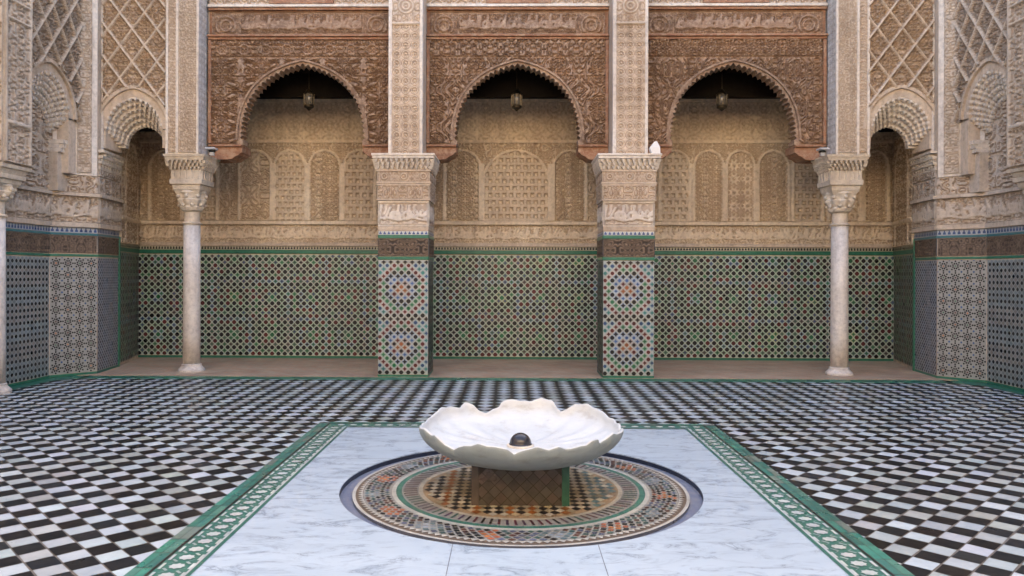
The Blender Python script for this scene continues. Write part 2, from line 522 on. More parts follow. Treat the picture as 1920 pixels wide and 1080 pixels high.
def fn_back(seed=0, M=12):
    rnd = random.Random(seed)
    meds = {}
    def f(i, j, nu, nv, a, z):
        mi, mj = i // M, j // M
        if (mi, mj) not in meds: meds[(mi, mj)] = rnd.choice([(H_B, H_G, H_P), (H_G, H_B, H_P), (H_Y, H_G, H_B), (H_G, H_P, H_B), (H_G, H_T, H_G)])
        cs = meds[(mi, mj)]
        d = max(abs(i - (mi * M + M / 2 - 0.5)), abs(j - (mj * M + M / 2 - 0.5)))
        if d < 1.6: hc = cs[0]
        elif d < 3.2: hc = cs[1]
        elif d < 4.6: hc = H_G if rnd.random() < .7 else H_T
        else: hc = H_P if (mi + mj) % 2 else H_B
        if i % 2 == 0:
            dc = K if rnd.random() < .75 else BUR
            if d < 1.2: dc = GRN
            r = 0.27
        else:
            dc = K if (2.4 < d < 3.6 and rnd.random() < .6) else rnd.choice([GRN, (0.06, 0.13, 0.10), (0.05, 0.08, 0.16), (0.06, 0.05, 0.05)])
            r = 0.21
        return jit(dc), jit(tuple(v * q for v, q in zip(hc, (.8, 1.0, .95))), .25), r * 1.25
    return f

def fn_pier(i, j, nu, nv, a, z):
    cx = nu / 2 - 1; half = nv / 2
    jj = j % half; cy = half / 2 - 0.5
    dx, dy = abs(i - cx), abs(jj - cy)
    d = max(dx, dy, (dx + dy) * 0.68)
    if d < 1.3: return jit((.30, .10, .04)), jit((0.36, 0.24, 0.16)), 0.25
    if d < 2.4: return jit(BUR if (i + j) % 4 else K), jit(H_P), 0.24
    if d < 3.5: return jit(BLU), jit((0.30, 0.38, 0.52)), 0.22
    if d < 4.6: return jit(K, .1), jit(H_B if j % 4 else H_T), 0.29
    if d < 5.6: return jit(GRN), jit((0.18, 0.32, 0.20)), 0.25
    if d < 6.7: return jit(BUR), jit((0.42, 0.33, 0.30)), 0.26
    if jj < 1 or jj > half - 2: return jit(K), jit(H_T), 0.29
    return jit(TEAL if j % 4 < 2 else (.03, .07, .17)), jit((0.24, 0.36, 0.38)), 0.24

def fn_lattice(i, j, nu, nv, a, z):
    if i % 2 == 0: return jit(K, .1), jit((0.13, 0.17, 0.19)), 0.30
    return None, jit((0.25, 0.22, 0.20) if (j // 6) % 2 else (0.19, 0.24, 0.26)), 0
def fn_fine(i, j, nu, nv, a, z):
    return jit((0.03, 0.03, 0.05)), jit((0.30, 0.34, 0.42) if (i // 5 + j // 5) % 2 else (0.36, 0.33, 0.34)), 0.24

def star_tiles(name, parent, O, u, a0, a1, z0, z1, p, m=False, base=(0.36, 0.37, 0.35)):
    nx, ny = u[1], -u[0]
    g = G()
    def P(a, z, d): return (O[0] + u[0] * a + nx * d, O[1] + u[1] * a + ny * d, z)
    g.poly([P(a0, z0, .002), P(a1, z0, .002), P(a1, z1, .002), P(a0, z1, .002)], base)
    nu = max(1, round((a1 - a0) / p)); nv = max(1, round((z1 - z0) / p)); pu, pv = (a1 - a0) / nu, (z1 - z0) / nv
    for j in range(nv):
        for i in range(nu):
            ca, cz = a0 + (i + .5) * pu, z0 + (j + .5) * pv
            g.poly([P(ca + pu * (.09 if k % 2 else .05) * math.cos(k * math.pi / 8), cz + pv * (.09 if k % 2 else .05) * math.sin(k * math.pi / 8), .005) for k in range(16)], jit(OCH if (i + j) % 3 == 0 else BUR if (i + j) % 3 == 1 else GRN))
            for k in range(8):
                q = k * math.pi / 4 + math.pi / 8
                for rr, ln, wd in ((.22, .115, .078), (.41, .10, .088)):
                    x, y = rr * math.cos(q + (0 if rr < .3 else math.pi / 8)), rr * math.sin(q + (0 if rr < .3 else math.pi / 8))
                    qq = q + (0 if rr < .3 else math.pi / 8)
                    pts = [(x + ln * math.cos(qq), y + ln * math.sin(qq)), (x - wd * math.sin(qq), y + wd * math.cos(qq)), (x - ln * math.cos(qq), y - ln * math.sin(qq)), (x + wd * math.sin(qq), y - wd * math.cos(qq))]
                    g.poly([P(ca + px * pu, cz + py * pv, .005) for px, py in pts], jit(K, .2))
            for sx, sy in ((.5, .5),):
                g.poly([P(min(a1, ca + (sx + .1 * math.cos(k * 1.571)) * pu), min(z1, cz + (sy + .1 * math.sin(k * 1.571)) * pv), .0055) for k in range(4)], jit(BLU))
    return g.build(name, TILE, parent, m)

def merlons(name, parent, O, u, a0, a1, z0, z1, p, dark, light, m=False, lift=0.006):
    nx, ny = u[1], -u[0]
    g = G()
    def P(a, z, d): return (O[0] + u[0] * a + nx * d, O[1] + u[1] * a + ny * d, z)
    g.poly([P(a0, z0, lift), P(a1, z0, lift), P(a1, z1, lift), P(a0, z1, lift)], light)
    n = max(1, round((a1 - a0) / p)); pp = (a1 - a0) / n; h = z1 - z0
    for i in range(n):
        a = a0 + (i + .5) * pp
        pts = [(-.30, .12), (.30, .12), (.30, .5), (.12, .62), (.12, .9), (-.12, .9), (-.12, .62), (-.30, .5)]
        g.poly([P(a + x * pp, z0 + y * h, lift + .003) for x, y in pts], jit(dark, .2))
    return g.build(name, TILE, parent, m)

def strip(name, mat, parent, O, u, a0, a1, z0, z1, d0, d1, m=False, bevel=0.004):
    n_ = (u[1], -u[0])
    g = G(); g.obox(O, u, n_, a0, a1, z0, z1, d0, d1)
    return g.build(name, mat, parent, m, bevel)

UX = (1.0, 0.0)
def brown_band(hc):
    t = np.clip(hc / 0.012, 0, 1)[..., None]
    return (1 - t) * np.array([0.016, 0.013, 0.012]) + t * np.array([0.22, 0.16, 0.115])

# ================================================================== GROUND AND FLOORS
g = G(); g.poly([(-150, -150, -0.14), (150, -150, -0.14), (150, 150, -0.14), (-150, 150, -0.14)])
tag(g.build('ground', GROUND), kind='structure')

PCX, PCY = 0.072, 5.56            # fountain centre
PL0, PL1, PB, PF = -1.955, 2.067, 7.83, 3.30     # platform outline
g = G()
rnd = random.Random(11)
D = 0.2085
def in_platform(x, y): return PL0 + .12 < x < PL1 - .12 and PF + .12 < y < PB - .12
GY = 11.02
g.poly([(-6.9, -4, -0.004), (6.98, -4, -0.004), (6.98, 11.2, -0.004), (-6.9, 11.2, -0.004)], (0.20, 0.19, 0.17)) if False else None
nx_, ny_ = int(14 / D), int(16 / D)
e = D / 2 * 0.968
for i in range(-nx_ // 2 * 2, nx_ + 2):
    for j in range(-40, 110):
        x = 0.02 + i * D / 2; y = 0.06 + j * D / 2
        if (i + j) % 2: continue
        if abs(x - .04) > 6.85 or y < -3.6 or y > 11.15: continue
        if in_platform(x, y): continue
        black = (j % 2 == 0)
        if black:
            c = rnd.choice([(0.009, 0.009, 0.011), (0.011, 0.012, 0.014), (0.012, 0.010, 0.010), (0.018, 0.020, 0.024), (0.010, 0.012, 0.015)])
            c = jit(c, .4)
        else:
            c = tuple(v * q for v, q in zip( rnd.choice([(0.58, 0.62, 0.62), (0.64, 0.68, 0.69), (0.53, 0.57, 0.55), (0.55, 0.56, 0.53), (0.61, 0.65, 0.66), (0.65, 0.70, 0.71), (0.50, 0.51, 0.46)]), (.75, .79, .83)))
            c = jit(c, .14)
        zz = rnd.uniform(-0.0006, 0.0006); tx, ty = rnd.gauss(0, .0007), rnd.gauss(0, .0007)
        ee = [e * rnd.uniform(.93, 1.0) for _ in range(4)]
        g.poly([(x + ee[0], y, zz + tx), (x, y + ee[1], zz + ty), (x - ee[2], y, zz - tx), (x, y - ee[3], zz - ty)], c)
# grout bed just below the tiles, open under the platform's sunken basin
for x0, x1, y0, y1 in ((-6.95, PL0 + .1, -4, 11.28), (PL1 - .1, 7.03, -4, 11.28), (PL0 + .1, PL1 - .1, -4, PF + .1), (PL0 + .1, PL1 - .1, PB - .1, 11.28)):
    g.poly([(x0, y0, -0.005), (x1, y0, -0.005), (x1, y1, -0.005), (x0, y1, -0.005)], (0.22, 0.20, 0.18))
tag(g.build('courtyard_floor', CHECK), kind='structure')
tag(bpy.data.objects['courtyard_floor'], 'black and white diagonal checker tiled courtyard floor')

g = G(); g.box(-6.95, 7.03, 11.24, 13.7, -0.10, 0.012)
tag(g.build('gallery_floor', BRICKF), 'terracotta brick floor of the back gallery', kind='structure')
# green glazed line between courtyard and gallery and along the side walls
g = G()
g.box(-6.28, 6.36, 11.0, 11.24, -0.05, 0.006)
for m in (False, True):
    def q(pts): 
        pts = [(MX - x, y) for x, y in pts][::-1] if m else pts
        g.poly([(x, y, 0.006) for x, y in pts])
    q([(-6.72, 3.0), (-6.50, 3.0), (-6.50, 10.70), (-6.72, 11.0)])
    q([(-6.72, 11.0), (-6.50, 10.70), (-6.12, 11.0), (-6.28, 11.5)])
g.c = [(0.04, 0.19, 0.13)] * len(g.f)
random.seed(4)
GC0 = [(0.04, 0.22, 0.14), (0.05, 0.25, 0.17), (0.03, 0.17, 0.11), (0.07, 0.20, 0.15)]
def pieces0(x0, x1, y, wy, L, z):
    n = round((x1 - x0) / L)
    for i in range(n):
        a, b = x0 + (x1 - x0) * i / n + .003, x0 + (x1 - x0) * (i + 1) / n - .003
        g.poly([(a, y, z), (b, y, z), (b, y + wy, z), (a, y + wy, z)], random.choice(GC0))
pieces0(-6.2, 6.28, 11.01, .105, .19, .0085); pieces0(-6.2, 6.28, 11.125, .105, .19, .0085)
tag(g.build('floor_border', TILE), 'green glazed tile line edging the checker floor', kind='structure')

# marble platform: slab sheet with a round hole
g = G()
RH = 1.29
B1 = 0.335
def ring_quads(g, x0, x1, y0, y1, z, n=128):
    def outp(t):
        c, s = math.cos(t), math.sin(t); k = 1e9
        if c > 1e-9: k = min(k, (x1 - PCX) / c)
        if c < -1e-9: k = min(k, (x0 - PCX) / c)
        if s > 1e-9: k = min(k, (y1 - PCY) / s)
        if s < -1e-9: k = min(k, (y0 - PCY) / s)
        return (PCX + k * c, PCY + k * s, z)
    ts = sorted([2 * math.pi * i / n for i in range(n + 1)] + [math.atan2(y - PCY, x - PCX) % (2 * math.pi) for x in (x0, x1) for y in (y0, y1)])
    for a, b in zip(ts[:-1], ts[1:]):
        if b - a < 1e-7: continue
        g.poly([(PCX + RH * math.cos(a), PCY + RH * math.sin(a), z), outp(a), outp(b), (PCX + RH * math.cos(b), PCY + RH * math.sin(b), z)])
        g.poly([(PCX + RH * math.cos(a), PCY + RH * math.sin(a), z), (PCX + RH * math.cos(b), PCY + RH * math.sin(b), z), (PCX + RH * math.cos(b), PCY + RH * math.sin(b), z - .008), (PCX + RH * math.cos(a), PCY + RH * math.sin(a), z - .008)])
ring_quads(g, PL0 + B1 - .01, PL1 - B1 + .01, PF, PB - B1 + 0.08, 0.010)
tag(g.build('marble_pavement', MARBLE), 'bluish white veined marble paving round the sunken fountain circle', kind='structure')
# slab joints
g = G()
def fl(x0, y0, x1, y1, wdt=0.004, z=0.0125):
    dx, dy = x1 - x0, y1 - y0; L = math.hypot(dx, dy); px, py = -dy / L * wdt / 2, dx / L * wdt / 2
    g.poly([(x0 - px, y0 - py, z), (x1 - px, y1 - py, z), (x1 + px, y1 + py, z), (x0 + px, y0 + py, z)])
fl(-0.325, PF, -0.325, PCY - 1.235); fl(0.50, PF, 0.50, PCY - 1.22)
fl(PL0 + B1, 5.17, PCX - 1.235, 5.17); fl(PCX + 1.235, 5.17, PL1 - B1, 5.17)
fl(PL0 + B1, 6.30, PCX - 1.06, 6.30); fl(PCX + 1.06, 6.30, PL1 - B1, 6.30)
tag(g.build('marble_joint', plain("marble_joint_grime", (0.22, 0.23, 0.26), 0.8)), 'thin dark joints between the marble slabs', kind='structure')

# patterned border of the platform
g = G(); gl = G(); gw = G(); gs = G()
def bandq(gg, o0, o1, z, c=None):
    """frame ring between inset o0 and o1 (left, right, back)"""
    L0, L1, R0, R1, T0, T1 = PL0 + o0, PL0 + o1, PL1 - o0, PL1 - o1, PB - o0 * .75, PB - o1 * .75
    gg.poly([(L0, PF, z), (L1, PF, z), (L1, T1, z), (L0, T0, z)], c)
    gg.poly([(R1, PF, z), (R0, PF, z), (R0, T0, z), (R1, T1, z)], c)
    gg.poly([(L0, T0, z), (L1, T1, z), (R1, T1, z), (R0, T0, z)], c)
def pieces(g, x0, y0, x1, y1, wx, wy, L, z, cols):
    D_ = math.hypot(x1 - x0, y1 - y0); n = max(1, round(D_ / L)); gp = .004 / D_
    for i in range(n):
        a, b = i / n + gp, (i + 1) / n - gp
        p = [(x0 + (x1 - x0) * t, y0 + (y1 - y0) * t) for t in (a, b)]
        g.poly([(*p[0], z), (*p[1], z), (p[1][0] + wx, p[1][1] + wy, z), (p[0][0] + wx, p[0][1] + wy, z)], jit(random.choice(cols), .22))
random.seed(8)
GC = [(0.045, 0.19, 0.145), (0.05, 0.22, 0.165), (0.04, 0.165, 0.13), (0.075, 0.20, 0.16), (0.05, 0.18, 0.15), (0.15, 0.20, 0.165)]
bandq(g, 0.0, 0.105, 0.0125, (0.12, 0.14, 0.12))
for o_ in (0.003, 0.054):
    pieces(g, PL0 + o_, PF, PL0 + o_, PB - .08, .047, 0, .21, .0142, GC)
    pieces(g, PL1 - o_ - .047, PF, PL1 - o_ - .047, PB - .08, .047, 0, .21, .0142, GC)
    pieces(g, PL0 + .1, PB - o_ * .75 - .036, PL1 - .1, PB - o_ * .75 - .036, 0, .034, .21, .0142, GC)
tag(g.build('platform_border', TILE), 'bright green glazed strip framing the marble platform', kind='structure')
g = G(); DG = (0.045, 0.17, 0.13)
bandq(g, 0.105, 0.120, 0.0135, K)
bandq(g, 0.120, B1, 0.0132, DG)
WSTAR = (0.52, 0.55, 0.53)
def side_pat(sx, x_in0, sgn):
    y = PF + .04; p = 0.123; k = 0
    W_ = B1 - .12
    while y < PB - .2:
        cx = x_in0 + sgn * (0.12 + W_ / 2 - .01)
        # elongated eight point star
        g.poly([(cx + .045 * (1 if q % 2 == 0 else .78) * math.cos(q * math.pi / 8), y + .038 * (1 if q % 2 == 0 else .78) * math.sin(q * math.pi / 8), 0.0165) for q in range(16)], jit(WSTAR, .1))
        for s in (-1, 1):      # zig-zag white ties at both sides
            xo = cx + s * .078
            g.poly([(xo - .008, y - .040, .0165), (xo + .008, y - .040, .0165), (xo + .008, y + .040, .0165), (xo - .008, y + .040, .0165)], jit(WSTAR, .15))
            for s2 in (-1, 1):
                xa, ya, xb, yb = cx + s * .058, y + s2 * .030, cx + s * .028, y + s2 * .060
                g.poly([(xa - .006, ya - .004, .0165), (xa + .006, ya + .004, .0165), (xb + .006, yb + .004, .0165), (xb - .006, yb - .004, .0165)][::1 if True else -1], jit((0.34, 0.42, 0.40), .2))
        y += p; k += 1
side_pat(0, PL0, 1); side_pat(0, PL1, -1)
x = PL0 + .25
while x < PL1 - .2:
    cy = PB - .16
    g.poly([(x + .04 * (1 if q % 2 == 0 else .78) * math.cos(q * math.pi / 8), cy + .034 * (1 if q % 2 == 0 else .78) * math.sin(q * math.pi / 8), 0.0165) for q in range(16)], jit(WSTAR, .1))
    x += .123
bandq(g, B1 - .035, B1 - .022, 0.0150, (0.5, 0.54, 0.54))
tag(g.build('platform_star_band', TILE), 'dark green band of white eight point stars round the marble', kind='structure')

# fountain mosaic circle
g = G()
def annulus(g, r0, r1, z, c, n=120, z1=None):
    z1 = z if z1 is None else z1
    for i in range(n):
        a, b = 2 * math.pi * i / n, 2 * math.pi * (i + 1) / n
        g.poly([(PCX + r0 * math.cos(a), PCY + r0 * math.sin(a), z), (PCX + r1 * math.cos(a), PCY + r1 * math.sin(a), z1), (PCX + r1 * math.cos(b), PCY + r1 * math.sin(b), z1), (PCX + r0 * math.cos(b), PCY + r0 * math.sin(b), z)], c)
annulus(g, 1.17, 1.292, -0.030, (1, 1, 1))
gk = G(); annulus(gk, 1.288, 1.2905, -0.05, None, z1=0.0015)
tag(gk.build('channel_edge', plain('dark_blue_edge', (0.03, 0.04, 0.07), .4)), 'dark glazed edge of the round channel', kind='structure')
tag(g.build('water_channel', BLUE), 'shallow blue glazed channel round the mosaic circle', kind='structure')
g = G(); MZ = -0.010
annulus(g, 1.199, 1.2, -0.05, (0.12, 0.13, 0.16), z1=MZ)
annulus(g, 1.178, 1.2, MZ, (0.50, 0.49, 0.44)); annulus(g, 1.125, 1.178, MZ, (0.15, 0.11, 0.08))
annulus(g, 0.925, 1.125, MZ, (0.34, 0.33, 0.29)); annulus(g, 0.895, 0.925, MZ, (0.5, 0.49, 0.43))
annulus(g, 0.855, 0.895, MZ, (0.05, 0.19, 0.14)); annulus(g, 0.735, 0.855, MZ, (0.30, 0.29, 0.26))
annulus(g, 0.705, 0.735, MZ, (0.46, 0.42, 0.33)); annulus(g, 0.0, 0.705, MZ, (0.38, 0.27, 0.16))
def rp(r, a, z): return (PCX + r * math.cos(a), PCY + r * math.sin(a), z)
rnd = random.Random(3)
for i in range(150):
    a = 2 * math.pi * i / 150; b = 2 * math.pi / 150
    g.poly([rp(1.128, a, MZ + .003), rp(1.162, a + b * .5, MZ + .003), rp(1.128, a + b, MZ + .003)], (0.5, 0.48, 0.42))
NA = 112; NR = 5
for i in range(NA):
    for j in range(NR):
        a = 2 * math.pi * (i + (0.5 if j % 2 else 0)) / NA; r = 0.94 + (j + .5) * 0.176 / NR
        cl = int(i / (NA / 16)) % 2
        ca = 2 * math.pi * ((int(i / (NA / 16)) + .5) / 16)
        dd = math.hypot((a - ca) * 1.03 * .9, (r - 1.03))
        if dd < .035: c = OCH if cl else (0.30, 0.34, 0.36)
        elif dd < .085: c = rnd.choice([(0.36, 0.09, 0.045), (0.42, 0.14, 0.07), K]) if cl else rnd.choice([(0.12, 0.19, 0.20), K, (0.20, 0.24, 0.25)])
        else: c = rnd.choice([K, (0.05, 0.11, 0.10), (0.10, 0.04, 0.03), (0.10, 0.12, 0.18)])
        da, dr = math.pi / NA * .86, 0.176 / NR * .56
        g.poly([rp(r, a - da, MZ + .003), rp(r - dr, a, MZ + .003), rp(r, a + da, MZ + .003), rp(r + dr, a, MZ + .003)], jit(c, .3))
for i in range(96):
    a = 2 * math.pi * i / 96; b = 2 * math.pi / 96
    c = rnd.choice([K, (0.10, 0.03, 0.04), (0.05, 0.12, 0.09), (0.10, 0.06, 0.10)])
    g.poly([rp(.745, a, MZ + .003), rp(.84, a + b * .25, MZ + .003), rp(.84, a + b * .55, MZ + .003), rp(.745, a + b * .3, MZ + .003)], jit(c, .3))
q = 0.0365
for i in range(-20, 21):
    for j in range(-20, 21):
        if (i + j) % 2: continue
        x, y = i * q, j * q * 1.15
        if math.hypot(x, y) > .67: continue
        k = abs(i) % 6
        if j % 2 == 0:
            c = {0: K, 2: (0.30, 0.10, 0.02), 4: K}[k] if k in (0, 2, 4) else K
            if i > 12: c = (0.12, 0.20, 0.20)
        else: c = rnd.choice([(0.5, 0.44, 0.32), (0.42, 0.34, 0.22), (0.46, 0.42, 0.34)])
        g.poly([(PCX + x + q * .92, PCY + y, MZ + .003), (PCX + x, PCY + y + q * 1.05, MZ + .003), (PCX + x - q * .92, PCY + y, MZ + .003), (PCX + x, PCY + y - q * 1.05, MZ + .003)], jit(c, .3))
tag(g.build('mosaic_floor', MOS), 'round mosaic floor of star rings under the fountain', kind='structure')

# ================================================================== FOUNTAIN
FX, FY = 0.068, 5.44
ft = thing('fountain', (FX, FY, 0), 'low white marble fountain bowl with ragged rim on square tiled pedestal', 'fountain')
g = G()
hw = 0.325; PZ0, PZ1 = -0.022, 0.27
g.box(FX - hw, FX + hw, FY - hw, FY + hw, PZ0, PZ1, (0.05, 0.04, 0.03))
ped = g.build('pedestal', CARVED_TILE, ft, bevel=.004)
rnd = random.Random(9)
for (O, u) in (((FX, FY - hw), (1, 0)), ((FX + hw, FY), (0, 1)), ((FX - hw, FY), (0, -1)), ((FX, FY + hw), (-1, 0))):
    g = G(); n_ = (u[1], -u[0]); s_ = 0.043
    for i in range(-8, 9):
        for j in range(0, 9):
            if (i + j) % 2: continue
            a, z = i * s_, PZ0 + .02 + j * s_
            if abs(a) > .27 or z > PZ1 - .02: continue
            pts = [(a + s_ * .93, z), (a, z + s_ * .93), (a - s_ * .93, z), (a, z - s_ * .93)]
            pts = [(p[0], max(PZ0 + .004, p[1])) for p in pts]
            g.poly([(O[0] + u[0] * p + n_[0] * .003, O[1] + u[1] * p + n_[1] * .003, zz) for p, zz in pts], jit(rnd.choice([(0.075, 0.060, 0.048), (0.06, 0.052, 0.042), (0.09, 0.066, 0.054), (0.075, 0.070, 0.056)]), .2))
    g.build('tile_panel', MOS, ft)
for sx in (-1, 1):
    for sy in (-1, 1):
        x0, y0 = FX + sx * (hw - .022), FY + sy * (hw - .022)
        g = G(); g.box(x0 - .026, x0 + .026, y0 - .026, y0 + .026, PZ0, PZ1 - .004)
        g.build('corner_strip', plain('dark_green_glaze', (0.03, 0.12, 0.08), .35) if sx > 0 else plain('brown_glaze', (.10, .08, .065), .4), ft, bevel=.004)
rim = [(0, .455), (3.8, .461), (12, .468), (24, .477), (38, .505), (46, .523), (54, .512), (58, .474), (62, .464), (66.4, .484), (70, .526), (79, .530), (84, .518), (89, .517), (95.5, .523), (101, .51), (104, .47), (108, .445), (113.8, .427), (117.9, .445), (121, .506), (125, .514), (131, .490), (136, .503), (146.6, .512), (152, .492), (160, .462), (170, .455), (190, .47), (205, .50), (211, .515), (215, .478), (219, .486), (223, .425), (229, .412), (236, .440), (243, .472), (248, .482), (255, .470), (262.4, .452), (266, .438), (269, .430), (272.5, .45), (276.5, .473), (283, .462), (287.6, .471), (292, .452), (296.3, .440), (302, .462), (307.9, .484), (312, .478), (314.5, .45), (318, .470), (322, .500), (332, .478), (345, .470), (352, .462), (360, .455)]
ra = np.array([r[0] for r in rim]); rz = np.array([r[1] for r in rim])
NB = 240
g = G(); rows = []
rs = np.random.RandomState(4)
crin = 0.0042 * np.interp(np.arange(NB), np.arange(0, NB + 3, 3), rs.randn(len(np.arange(0, NB + 3, 3))))
rn = random.Random(21)
for _ in range(15):       # chips along the rim
    c0 = rn.randrange(NB); wd = rn.choice((1, 1, 2, 3)); dp = rn.uniform(.005, .016)
    for k in range(-wd, wd + 1): crin[(c0 + k) % NB] -= dp * (1 - abs(k) / (wd + 1))
def brow(kind, t):
    row = []
    for i in range(NB):
        a = 360 * i / NB
        zr = float(np.interp(a, ra, rz)) + crin[i]
        z_avg = 0.462; dz = zr - z_avg
        R_rim = 0.712 + 0.75 * dz
        ar = math.radians(a)
        if kind == 'out':    # t: 0 centre bottom .. 1 rim outer
            r = 0.30 + (R_rim + .006 - 0.30) * math.sin(t * math.pi / 2) ** 0.9
            z = 0.240 + (zr - 0.240) * (1 - math.cos(t * math.pi / 2)) ** 0.85
        elif kind == 'rim':
            r = R_rim - 0.008 * t; z = zr + .005
        else:               # t: 0 rim inner .. 1 centre
            r = (R_rim - .014) * math.cos(t * math.pi / 2) ** 0.8 if t < 1 else 0.001
            zi = 0.318 + (zr - 0.318) * max(0.0, (1 - math.sin(t * math.pi / 2) ** 0.75))
            flute = 0.006 * math.cos(ar * 22) * math.sin(t * math.pi) 
            z = zi + flute
        row.append((FX + .008 + r * math.cos(ar), FY + r * math.sin(ar), z))
    return row
rows = [brow('out', t) for t in (0, .08, .16, .26, .36, .46, .56, .66, .76, .86, .94, 1)] + [brow('rim', .3), brow('rim', 1.2)] + [brow('in', t) for t in (0, .05, .1, .16, .24, .32, .42, .52, .62, .72, .82, .9, .95, 1)]
k0 = 0
for r_ in rows: g.v += r_
for j in range(len(rows) - 1):
    for i in range(NB):
        i2 = (i + 1) % NB
        g.f.append([j * NB + i, j * NB + i2, (j + 1) * NB + i2, (j + 1) * NB + i])
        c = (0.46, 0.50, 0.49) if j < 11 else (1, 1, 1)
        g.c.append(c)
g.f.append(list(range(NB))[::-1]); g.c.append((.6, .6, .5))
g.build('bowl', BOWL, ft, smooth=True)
g = G()
pr = [(0.082, .312), (0.082, .335)] + [(0.078 * math.cos(t), .335 + .078 * math.sin(t)) for t in [i * math.pi / 18 for i in range(9)]]
g.lathe(pr, FX + .004, FY, 32)
g.build('spout_ball', BALL, ft, smooth=True)
g = G(); g.lathe([(.095, .312), (.098, .326), (.086, .332)], FX + .004, FY, 32)
g.build('spout_collar', STONE, ft, smooth=True)

# ================================================================== BACK WALL OF THE GALLERY
BY = 13.65
bw = thing('back_wall', (0.04, BY, 0), 'gallery back wall with green tiled dado and carved blind arches behind the piers', 'wall')
O = (0.0, BY)
BX0, BX1 = -6.72, 6.80
g = G(); g.box(BX0 - .5, BX1 + .5, BY, BY + .5, -0.1, 12)
g.build('wall_core', STUC_BACK, bw)
zellige('tile_dado', bw, O, UX, BX0, BX1, 0.06, 1.87, 0.1145, fn_back(2), base=(0.52, 0.60, 0.53), halo=.43)
strip('green_edging', GREEN, bw, O, UX, BX0, BX1, 1.885, 1.955, 0, .03)
strip('base_edging', GREEN, bw, O, UX, BX0, BX1, 0.012, 0.055, 0, .012)
merlons('merlon_border', bw, O, UX, BX0, BX1, 1.96, 2.02, 0.052, K, (0.50, 0.48, 0.38))
ar1 = arab(0.34, 5, 9)
def h_frieze(U, V):
    return 0.018 * np.maximum(script(7, 2.12, 2.39, .7)(U, V) * 1.0, 0.75 * arab(0.16, 8, 7)(U, V))
strip('lower_fillet', STUC_PINK, bw, O, UX, BX0, BX1, 2.022, 2.085, 0, .04)
relief('script_frieze', STUC_BACK, bw, (0, BY - .004), UX, BX0, BX1, 2.085, 2.405, h_frieze, res=.012, amp=2.0, line=.36)
strip('ledge', STUC_BACK, bw, O, UX, BX0, BX1, 2.41, 2.47, 0, .075)

# blind arches: centre, half width, pattern
blind = [(-6.20, .30, 0), (-5.55, .29, 1), (-4.585, .295, 2), (-3.965, .295, 1), (-3.34, .295, 0), (-2.72, .295, 3), (-1.85, .33, 0), (-0.87, .33, 0),
         (0.085, .60, 3), (1.04, .30, 0), (1.95, .33, 2), (2.905, .27, 3), (3.505, .27, 0), (4.065, .255, 4), (4.645, .275, 0), (5.25, .27, 3), (5.9, .28, 1), (6.45, .22, 0)]
pats = [arab(0.145, 3, 5), dots(0.105, 0.20), arab(0.21, 12, 8), dots(0.125, 0.19), stargrid(0.24)]
bgp = arab(0.22, 21, 7)
def h_blind(U, V):
    h = 0.45 + 0.55 * bgp(U, V)
    for xc, hf, p in blind:
        d = archsdf(xc, hf - .01, 3.74 - (hf if hf < .5 else .58) * 1.0, (hf if hf < .5 else .58))(U, V)
        inside = d < -0.028
        h = np.where(inside, pats[p](U, V) * 0.85 + 0.05, h)
        frame = np.abs(d + 0.006) < 0.022
        h = np.where(frame, 1.35, h)
        col_ = (np.abs(np.abs(U - xc) - hf + .005) < .028) & (V < 3.5)
        h = np.where(col_, 1.35, h)
    for x in (-.42, .60):
        r = np.hypot(U - x, V - 3.78)
        h = np.where(np.abs(r - .05) < .014, 1.3, h); h = np.where(r < .02, 1.2, h)
    return 0.019 * h
relief('blind_arches', STUC_BACK, bw, (0, BY - .004), UX, BX0, BX1, 2.475, 3.865, h_blind, res=.012, amp=2.6, line=.40)
strip('upper_ledge', STUC_BACK, bw, O, UX, BX0, BX1, 3.868, 3.915, 0, .075)
hx = stargrid(0.31, .22)
def h_up(U, V): return 0.015 * np.clip(hx(U, V) * .8 + arab(.155, 6, 4)(U, V) * .3, 0, 1.2)
relief('upper_field', STUC_BACK, bw, (0, BY - .004), UX, BX0, BX1, 3.918, 4.60, h_up, res=.018, line=.28)
strip('ceiling_fillet', STUC_BACK, bw, O, UX, BX0, BX1, 4.605, 4.665, 0, .055)
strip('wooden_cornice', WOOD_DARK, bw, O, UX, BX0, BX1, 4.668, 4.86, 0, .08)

gc = thing('gallery_ceiling', (0.04, 12.8, 4.85), 'dark cedar beam ceiling over the back gallery', 'ceiling')
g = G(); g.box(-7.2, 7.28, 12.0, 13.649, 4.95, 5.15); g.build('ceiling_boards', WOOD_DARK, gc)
g = G(); x = -6.7
while x < 6.8:
    g.box(x, x + .09, 12.02, 13.56, 4.862, 4.948); x += .33
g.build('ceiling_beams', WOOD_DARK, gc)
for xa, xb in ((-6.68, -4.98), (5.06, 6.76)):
    g = G(); g.box(xa, xb, 12.30, 13.56, 4.06, 4.20); g.build('corner_shade_slab', WOOD_DARK, gc)  # unseen low slabs added to darken the corner passages
g = G(); g.box(-6.9, 6.98, 12.65, 12.80, 4.47, 4.861); g.build('added_shade_beam', WOOD_DARK, gc, bevel=.006)  # beam added to keep light off the top of the gallery wall
g = G(); g.box(-7.2, 7.28, 12.45, 13.649, 5.152, 12); g.build('upper_storey', STUC, gc)

# ================================================================== SIDE WALLS (left built, right mirrored)
PTS = [(-6.70, 8.6), (-6.70, 10.98), (-6.26, 11.45), (-6.37, 12.30), (-6.71, BY)]
def seg(i):
    a, b = PTS[i], PTS[i + 1]; L = math.hypot(b[0] - a[0], b[1] - a[1])
    return a, ((b[0] - a[0]) / L, (b[1] - a[1]) / L), L

def tiers(g, T, kz):   # muqarnas cells hanging below a soffit; T(u,z,d)
    pass

